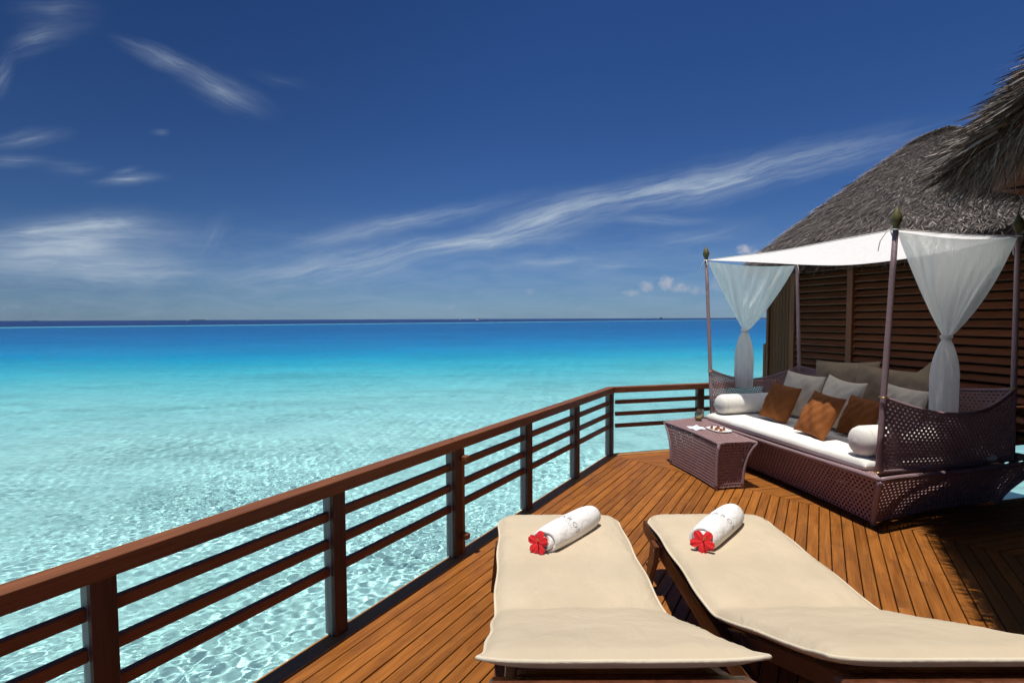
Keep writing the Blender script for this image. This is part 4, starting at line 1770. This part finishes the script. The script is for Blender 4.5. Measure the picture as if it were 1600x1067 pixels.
NC = L(1.72, -.52, TZ + .009)
g_ = []
for i in range(13):
    row = []
    for j in range(13):
        u, v = i / 12 - .5, j / 12 - .5
        row.append(NC + e1 * (u * .19 + v * .05) + e2 * (v * .15) + V((0, 0, .003 + .004 * math.sin(u * 9 + v * 6) + .006 * max(0, abs(u) - .35))))
    g_.append(row)
m_ = MB()
m_.grid(g_)
nap = m_.build('napkin', 'napkin', None, smooth=True, base=tuple(NC))
so_ = nap.modifiers.new('paper_thickness', 'SOLIDIFY')
so_.thickness = .003
tag(nap, 'pale paper napkin with faint blue print beside the white plate', 'napkin')
for k in range(7):
    m_ = MB()
    u = -.35 + k * .11
    c = NC + e1 * (u * .19) + e2 * (.02 * math.sin(k * 2.1)) + V((0, 0, .0082 + .004 * math.sin(u * 9)))
    m_.box(c, (.012, .006 + .004 * (k % 3), .0008), e1, e2)
    m_.build('print_mark', 'print', nap)


def glass(c, label, fill):
    r_ = thing('wine_glass', c, label, 'glass', 'wine glasses on the side table')
    k = 1.0
    prof = [(0, .002), (.026, .002), (.034, .010), (.041, .030), (.043, .050), (.040, .078), (.034, .112), (.0335, .112), (.039, .078), (.0415, .050), (.0395, .031), (.033, .012), (.0, .007)]
    m_ = MB()
    m_.lathe([(a_ * k, b_ * k) for a_, b_ in prof], c, 24)
    m_.build('bowl', 'glass', r_, smooth=True)
    if fill:
        m_ = MB()
        m_.lathe([(0, .0085), (.031, .013), (.0385, .031), (.0395, .040), (0, .0402)], c, 24)
        m_.build('white_wine', 'wine', r_, smooth=True)


glass(L(2.10, -.27, TZ + .008), 'stemless glass with a little white wine, nearer the plate', True)
glass(L(2.18, -.20, TZ + .008), 'stemless glass standing close behind the other, nearest the daybed pole', True)

# ------------------------------------------------------------------ louvred wall and thatched pavilion
W0 = V((2.914, 4.269, 0))
w1 = V((-.269, .963, 0)).normalized()
w2 = V((.963, .269, 0)).normalized()


def W(a, b, z=0.0):
    return W0 + w1 * a + w2 * b + V((0, 0, z))


pav = thing('thatched_pavilion', W(1.2, 3.2), 'louvred timber pavilion with grey thatched roof, behind the daybed', 'building')
WB, WT, Z0 = 2.07, 2.40, .52
stiles = [3.20, 2.246, 1.09, -.065, -1.22]
# solid backing walls of the building
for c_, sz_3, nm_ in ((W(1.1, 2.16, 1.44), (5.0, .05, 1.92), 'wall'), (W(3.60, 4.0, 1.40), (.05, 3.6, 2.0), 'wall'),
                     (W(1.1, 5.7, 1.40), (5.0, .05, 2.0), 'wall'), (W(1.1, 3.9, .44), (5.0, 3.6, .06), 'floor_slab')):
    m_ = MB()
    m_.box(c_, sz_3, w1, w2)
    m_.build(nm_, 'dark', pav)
for a_ in (3.5, 1.1, -1.2):
    for b_ in (2.3, 5.4):
        q_ = W(a_, b_)
        m_ = MB()
        m_.tube([(q_.x, q_.y, -4.2), (q_.x, q_.y, .405)], .12, 10)
        m_.build('pile', 'deck_under', pav)
for i in range(len(stiles) - 1):
    a0_, a1_ = stiles[i], stiles[i + 1]
    fr_ = MB()
    fr_.box(W(a0_, WB - .005, (WT + Z0) / 2), (.085, .07, WT - Z0), w1, w2, ch=.004)
    fr_.build('stile', 'stile', pav)
    panel = MB()
    panel.box(W((a0_ + a1_) / 2, WB, Z0 + .03), (a0_ - a1_ - .085, .05, .06), w1, w2, ch=.003)
    po = panel.build('louvre_panel', 'louver', pav)
    beam('head_rail', W(a0_ - .043, WB, WT - .03), W(a1_ + .043, WB, WT - .03), .05, .06, 'louver', po)
    z = Z0 + .105
    while z < WT - .09:
        up = (V((0, 0, 1)) * math.cos(R(42)) + w2 * math.sin(R(42))).normalized()
        beam('louvre_slat', W(a0_ - .045, WB + .01, z), W(a1_ + .045, WB + .01, z), 0.014, .082, 'louver', po, up=up, ch=.003)
        z += .0905
m_ = MB()
m_.box(W(-1.22, WB - .005, (WT + Z0) / 2), (.085, .07, WT - Z0), w1, w2, ch=.004)
m_.build('stile', 'stile', pav)
# vertical cladding at the sea end
for i in range(7):
    a_ = 3.645 - i * .062
    m_ = MB()
    m_.box(W(a_, WB + .01, 1.05), (.056, .024, 2.7), w1, w2, ch=.003)
    m_.build('cladding_board', 'vboard', pav)
m_ = MB()
m_.box(W(3.70, WB, 1.10), (.045, .06, 2.6), w1, w2, ch=.003)
m_.build('corner_board', 'stile', pav)
m_ = MB()
m_.box(W(3.755, WB, .40), (.05, .06, 1.6), w1, w2, ch=.003)
m_.build('corner_board', 'stile', pav)


def blades(name, base, dirs, nrm, length, width, tone, m, parent, droop=.0):
    """straw blades: two quads each, bending downwards at the tip"""
    n_ = len(base)
    dirs = dirs / np.linalg.norm(dirs, axis=1, keepdims=True)
    sd = np.cross(dirs, nrm)
    sd /= np.linalg.norm(sd, axis=1, keepdims=True) + 1e-9
    ln = length[:, None]
    wd = width[:, None]
    mid_ = base + dirs * ln * .55
    tip = base + dirs * ln
    mid_[:, 2] -= (droop * length * .20)
    tip[:, 2] -= (droop * length * .75)
    vs = np.stack([base - sd * wd, base + sd * wd, mid_ - sd * wd * .8, mid_ + sd * wd * .8, tip - sd * wd * .15, tip + sd * wd * .15], 1)
    q = np.array([[0, 1, 3, 2], [2, 3, 5, 4]])
    quads_ = (q[None] + (np.arange(n_) * 6)[:, None, None]).reshape(-1, 4)
    return np_mesh(name, vs.reshape(-1, 3), quads_, m, parent, smooth=False, tone=np.repeat(tone, 6))


# pavilion roof: steep hipped thatch, front slope towards the deck
RA0, RA1, RB, RZT = 3.22, 2.98, 4.6, 4.44
EA0, EA1, EB, EZ = 3.74, -0.75, 1.78, 2.42


def roof_front(s, t):
    """s along the eave (sea end 0 .. 1), t from eave to ridge"""
    a_ = lerp(lerp(EA0, EA1, s), lerp(RA0, RA1, s), t)
    b_ = lerp(EB, RB, t)
    z_ = lerp(EZ, RZT, t) + .015 * np.sin(np.pi * t) - .05 * np.clip(t - .9, 0, 1) * 10 * .6
    a_ = a_ + .03 * np.sin(np.pi * t) * (1 - s) ** 6
    return np.stack([W0.x + w1.x * a_ + w2.x * b_, W0.y + w1.y * a_ + w2.y * b_, z_], -1)


S, T = np.meshgrid(np.linspace(0, 1, 40), np.linspace(0, 1, 24))
m_ = MB()
m_.grid(roof_front(S, T))
tp = roof_front(S, T)
bk = W0 + w2 * 8.0
# other slopes and the eave underside close the roof body
pk0, pk1 = V(tp[-1, 0]), V(tp[-1, -1])
ev0, ev1 = V(tp[0, 0]), V(tp[0, -1])
bz = V((0, 0, EZ))
bk0, bk1 = W(EA0, 7.4, EZ), W(EA1, 7.4, EZ)
m_.add([pk0, pk1, bk1, bk0], [(0, 1, 2, 3)])
col0 = [V(tp[i, 0]) for i in range(24)]
m_.add(col0 + [bk0], [(i, i + 1, 24) for i in range(23)])
col1 = [V(tp[i, -1]) for i in range(24)]
m_.add(col1 + [bk1], [(i + 1, i, 24) for i in range(23)])
dz_ = V((0, 0, -.10))
m_.add([ev0 + dz_, ev1 + dz_, bk1 + dz_, bk0 + dz_, ev0, ev1, bk1, bk0], [(0, 1, 2, 3), (0, 1, 5, 4), (3, 0, 4, 7), (1, 2, 6, 5)])
roof = m_.build('roof', 'thatch', pav, smooth=False)


def roof_blades(n_, name, tmax=1.0, smax=1.0, seed=0, tone_hi=1.0):
    r_ = np.random.default_rng(seed)
    t = np.sqrt(r_.uniform(0, 1, n_))
    t = 1 - t if False else r_.uniform(-.01, tmax, n_) ** .85
    t = np.clip(t, 0, 1)
    s = r_.uniform(0, smax, n_)
    # thin out samples towards the short ridge
    keep = r_.uniform(0, 1, n_) < (1 - .62 * t)
    s, t = s[keep], t[keep]
    P = roof_front(s, t)
    e = 2e-3
    ds = roof_front(s + e, t) - P
    dt = P - roof_front(s, t + e)
    nn = np.cross(ds, dt)
    nn /= np.linalg.norm(nn, axis=1, keepdims=True)
    nn[nn[:, 2] < 0] *= -1
    dt /= np.linalg.norm(dt, axis=1, keepdims=True)
    ds /= np.linalg.norm(ds, axis=1, keepdims=True)
    k = len(s)
    dirs = dt + ds * r_.normal(0, .42, (k, 1)) + nn * r_.uniform(.02, .22, (k, 1))
    base = P + nn * r_.uniform(.0, .05, (k, 1))
    tone = np.clip(r_.beta(1.15, 1.5, k) * tone_hi, 0, 1)
    o = blades(name, base, dirs, nn, r_.uniform(.14, .34, k) * (1 - .45 * s), r_.uniform(.0035, .0095, k) * (1 - .55 * s), tone, 'straw', roof)
    tag(o, kind='stuff')
    return o


roof_blades(110000, 'thatch_straw', seed=1)
# fringe along the visible eave and the sea-end verge
r_ = np.random.default_rng(5)
k = 5000
s = r_.uniform(0, .9, k)
P = roof_front(s, np.zeros(k)) + np.stack([np.zeros(k), np.zeros(k), r_.uniform(-.10, .04, k)], 1)
dirs = np.tile(np.array(-w2), (k, 1)) + np.stack([r_.normal(0, .25, k), r_.normal(0, .25, k), r_.uniform(-1.3, -.3, k)], 1)
fr_o = blades('thatch_fringe', P, dirs, np.tile(np.array(w1), (k, 1)) + r_.normal(0, .3, (k, 3)), r_.uniform(.10, .22, k), r_.uniform(.002, .006, k),
              r_.beta(1.3, 2.6, k), 'straw', roof, .3)
tag(fr_o, kind='stuff')
k = 2600
t = r_.uniform(0, .9, k)
P = roof_front(np.zeros(k), t) + r_.normal(0, .02, (k, 3))
dt = roof_front(np.zeros(k), t) - roof_front(np.zeros(k), t + .01)
dt /= np.linalg.norm(dt, axis=1, keepdims=True)
dirs = dt + np.array(w1) * r_.uniform(0, .35, (k, 1)) + r_.normal(0, .12, (k, 3))
vg = blades('thatch_verge', P, dirs, np.tile(np.array(w2) * .3 + np.array([0, 0, 1.0]), (k, 1)) + r_.normal(0, .3, (k, 3)), r_.uniform(.12, .28, k), r_.uniform(.004, .010, k),
            r_.beta(1.6, 2.4, k), 'straw', roof, .1)
tag(vg, kind='stuff')

# ------------------------------------------------------------------ near eave of the villa the deck belongs to
KE = V((3.13, 4.04, 0))
f1 = V((-.455, -.89, 0)).normalized()                   # edge running back over the loungers
f2 = V((.92, .39, 0)).normalized()                      # edge running away to the right
i1 = V((.89, -.455, 0)).normalized()                    # inwards from edge 1
i2 = V((.39, -.92, 0)).normalized()                     # inwards from edge 2
EZN = 2.62
villa = thing('thatched_villa', KE + i1 * 2.0 + V((0, 0, 0)), 'corner of a near thatched roof with timber fascia, overhanging the deck on the right', 'building')
SL = math.tan(R(36))
bis = (i1 + i2).normalized()
kb = 1.0 / bis.dot(i1)


def off_corner(d):
    return KE + bis * (d * kb)


def vroof(d):
    return EZN + d * SL


LE1, LE2 = 6.5, 5.0
m_ = MB()
inn = 2.6
# upper surfaces of both slopes
c0, c1 = off_corner(.02), off_corner(inn)
a0 = c0 + f1 * LE1
a1 = c1 + f1 * LE1
b0 = c0 + f2 * LE2
b1 = c1 + f2 * LE2
up = lambda p, z: V((p.x, p.y, z))
m_.add([up(c0, EZN), up(a0, EZN), up(a1, vroof(inn)), up(c1, vroof(inn)), up(b0, EZN), up(b1, vroof(inn))], [(0, 1, 2, 3), (0, 3, 5, 4)])
# underside of the thatch
cu0, cu1 = off_corner(.06), off_corner(.27)
m_.add([up(c0, EZN), up(a0, EZN), up(cu1 + f1 * LE1, 2.70), up(cu1, 2.70), up(b0, EZN), up(cu1 + f2 * LE2, 2.70)], [(3, 2, 1, 0), (4, 5, 3, 0)])
# ceiling
m_.add([up(cu1, 2.702), up(cu1 + f1 * LE1, 2.702), up(c1 + f1 * LE1, 2.702), up(c1, 2.702), up(c1 + f2 * LE2, 2.702), up(cu1 + f2 * LE2, 2.702)], [(0, 1, 2, 3), (0, 3, 4, 5)])
vr = m_.build('roof', 'thatch2', villa)
for (dd, ii, ln, nm) in ((f1, i1, LE1, 0), (f2, i2, LE2, 1)):
    c_ = off_corner(.25)
    z0, z1 = 2.49, 2.70
    cc = c_ + ii * .02
    beam('fascia_beam', up(c_ - dd * .0, (z0 + z1) / 2) + ii * .02, up(c_ + dd * ln, (z0 + z1) / 2) + ii * .02, .045, z1 - z0, 'fascia', villa, ch=.004)
    m_ = MB()
    m_.bar(up(c_, z0 - .012) + ii * .10, up(c_ + dd * ln, z0 - .012) + ii * .10, .20, .024, (0, 0, 1), .003)
    m_.build('soffit_board', 'fascia', villa)
# inner walls of the villa, well back from the eave
cw_ = off_corner(1.7)
for q_ in (cw_ + f1 * 5.2, cw_ + f2 * 4.0):
    m_ = MB()
    m_.bar(up(cw_, 1.351), up(q_, 1.351), .08, 2.70)
    m_.build('wall', 'dark', villa)


def eave_blades(dd, ii, ln, seed, n_, name):
    r_ = np.random.default_rng(seed)
    d = r_.uniform(-.03, .9, n_) ** 1.0
    d = np.where(r_.uniform(0, 1, n_) < .55, r_.uniform(-.02, .28, n_), d)
    l_ = r_.uniform(.10, ln, n_)
    lay = r_.uniform(0, 1, n_)
    base = np.array(KE)[None] + np.array(dd)[None] * (l_[:, None] + .0) + np.array(ii)[None] * d[:, None]
    corner = np.array(bis)[None] * 0
    base[:, 2] = EZN + d * SL + .06 - lay * .10
    outw = -np.array(ii)
    dirs = outw[None] * r_.uniform(.45, 1.05, (n_, 1)) + np.array(dd)[None] * r_.normal(0, .19, (n_, 1))
    dirs[:, 2] = -r_.uniform(.05, .42, n_)
    nn = np.tile(np.array([ii.x, ii.y, 1.2]), (n_, 1)) + r_.normal(0, .5, (n_, 3))
    return blades(name, base, dirs, nn, r_.uniform(.10, .24, n_), r_.uniform(.003, .0085, n_), r_.beta(1.2, 1.7, n_), 'straw', vr, .12)


for dd, ii, ln, sd, cnt in ((f1, i1, 5.0, 21, 15000), (f2, i2, 4.0, 22, 9000)):
    o = eave_blades(dd, ii, ln, sd, cnt, 'thatch_straw')
    tag(o, kind='stuff')
# long loose strands hanging from the corner
r_ = np.random.default_rng(9)
k = 700
l_ = np.concatenate([r_.uniform(.1, 2.0, 450), r_.uniform(0, 2.5, 250)])
base = np.concatenate([np.array(KE)[None] + np.array(f1)[None] * l_[:450, None], np.array(KE)[None] + np.array(f2)[None] * l_[450:, None]])
base = base + np.array(bis)[None] * r_.uniform(.0, .30, (k, 1))
base[:, 2] = EZN + r_.uniform(-.08, .06, k)
dirs = np.tile(-np.array(bis), (k, 1)) * r_.uniform(.1, .9, (k, 1)) + r_.normal(0, .35, (k, 3))
dirs[:, 2] = -r_.uniform(.5, 1.4, k)
o = blades('loose_strand', base, dirs, r_.normal(0, 1, (k, 3)), r_.uniform(.10, .30, k), r_.uniform(.0015, .004, k), r_.beta(1.5, 1.8, k), 'straw', vr, .4)
tag(o, kind='stuff')

# ------------------------------------------------------------------ far boats and islets
HZ = 3.1


def farpos(px, dist):
    return V(((px - 800) / 860.0 * dist, dist, WZ))


def boat(px, dist, ln, label, long=False, dark=False):
    c = farpos(px, dist)
    r_ = thing('boat', c, label, 'boat', 'distant boats on the horizon')
    m_ = MB()
    sec = []
    for i in range(9):
        t = i / 8
        w_ = ln * .14 * math.sin(math.pi * (.12 + .8 * t)) ** .6
        sh = ln * (.045 + .06 * (2 * t - 1) ** 2 * (1 if not long else .7))
        x_ = (t - .5) * ln
        sec.append([c + V((x_, -w_, sh)), c + V((x_, -w_ * .6, -ln * .02)), c + V((x_, w_ * .6, -ln * .02)), c + V((x_, w_, sh))])
    m_.grid(sec)
    m_.grid([[s_[0], s_[3]] for s_ in sec])
    m_.build('hull', 'boatdark' if dark else 'boat', r_)
    m_ = MB()
    if long:
        m_.box(c + V((ln * .06, 0, ln * .165)), (ln * .66, ln * .16, ln * .02))
        m_.build('roof', 'boatroof', r_)
        for k_ in (-.2, 0, .2, .36):
            m_ = MB()
            m_.box(c + V((ln * k_, 0, ln * .10)), (ln * .02, ln * .14, ln * .12))
            m_.build('roof_post', 'boat', r_)
        m_ = MB()
        m_.box(c + V((-ln * .34, 0, ln * .13)), (ln * .16, ln * .14, ln * .14))
        m_.build('cabin', 'boat', r_)
    else:
        m_.box(c + V((0, 0, ln * .17)), (ln * .35, ln * .14, ln * .2))
        m_.build('cabin', 'boatdark' if dark else 'boat', r_)
        m_ = MB()
        m_.tube([c + V((ln * .05, 0, ln * .2)), c + V((ln * .05, 0, ln * .6))], ln * .012, 6)
        m_.build('mast', 'boat', r_)


boat(752, 960.0, 22.0, 'long white boat with flat roof on the reef line, near the middle of the horizon', True)
boat(719, 1700.0, 7.0, 'tiny white boat on the horizon, close beside the long roofed boat')
boat(294, 2100.0, 7.0, 'tiny white boat on the horizon beside a faint low islet')
boat(1033, 3000.0, 24.0, 'small dark vessel on the horizon, just before the canopy pole', dark=True)


def islet(px, dist, ln, h, label):
    c = farpos(px, dist)
    m_ = MB()
    rr = random.Random(int(px))
    g_ = []
    for i in range(25):
        t = i / 24
        env = math.sin(math.pi * t) ** .5
        hh = h * env * (.55 + .45 * rr.random())
        x_ = (t - .5) * ln
        g_.append([c + V((x_, -ln * .12 * env, -.5)), c + V((x_, -ln * .06 * env, hh * .8)), c + V((x_, 0, hh)), c + V((x_, ln * .12 * env, -.5))])
    m_.grid(g_)
    o = m_.build('islet', 'isle', None, base=tuple(c))
    tag(o, label, 'island', 'low islets on the horizon')


islet(310, 9000.0, 300.0, 14.0, 'faint low islet on the horizon, beside a tiny white boat')
islet(56, 9000.0, 130.0, 10.0, 'faint low islet at the far left of the horizon')
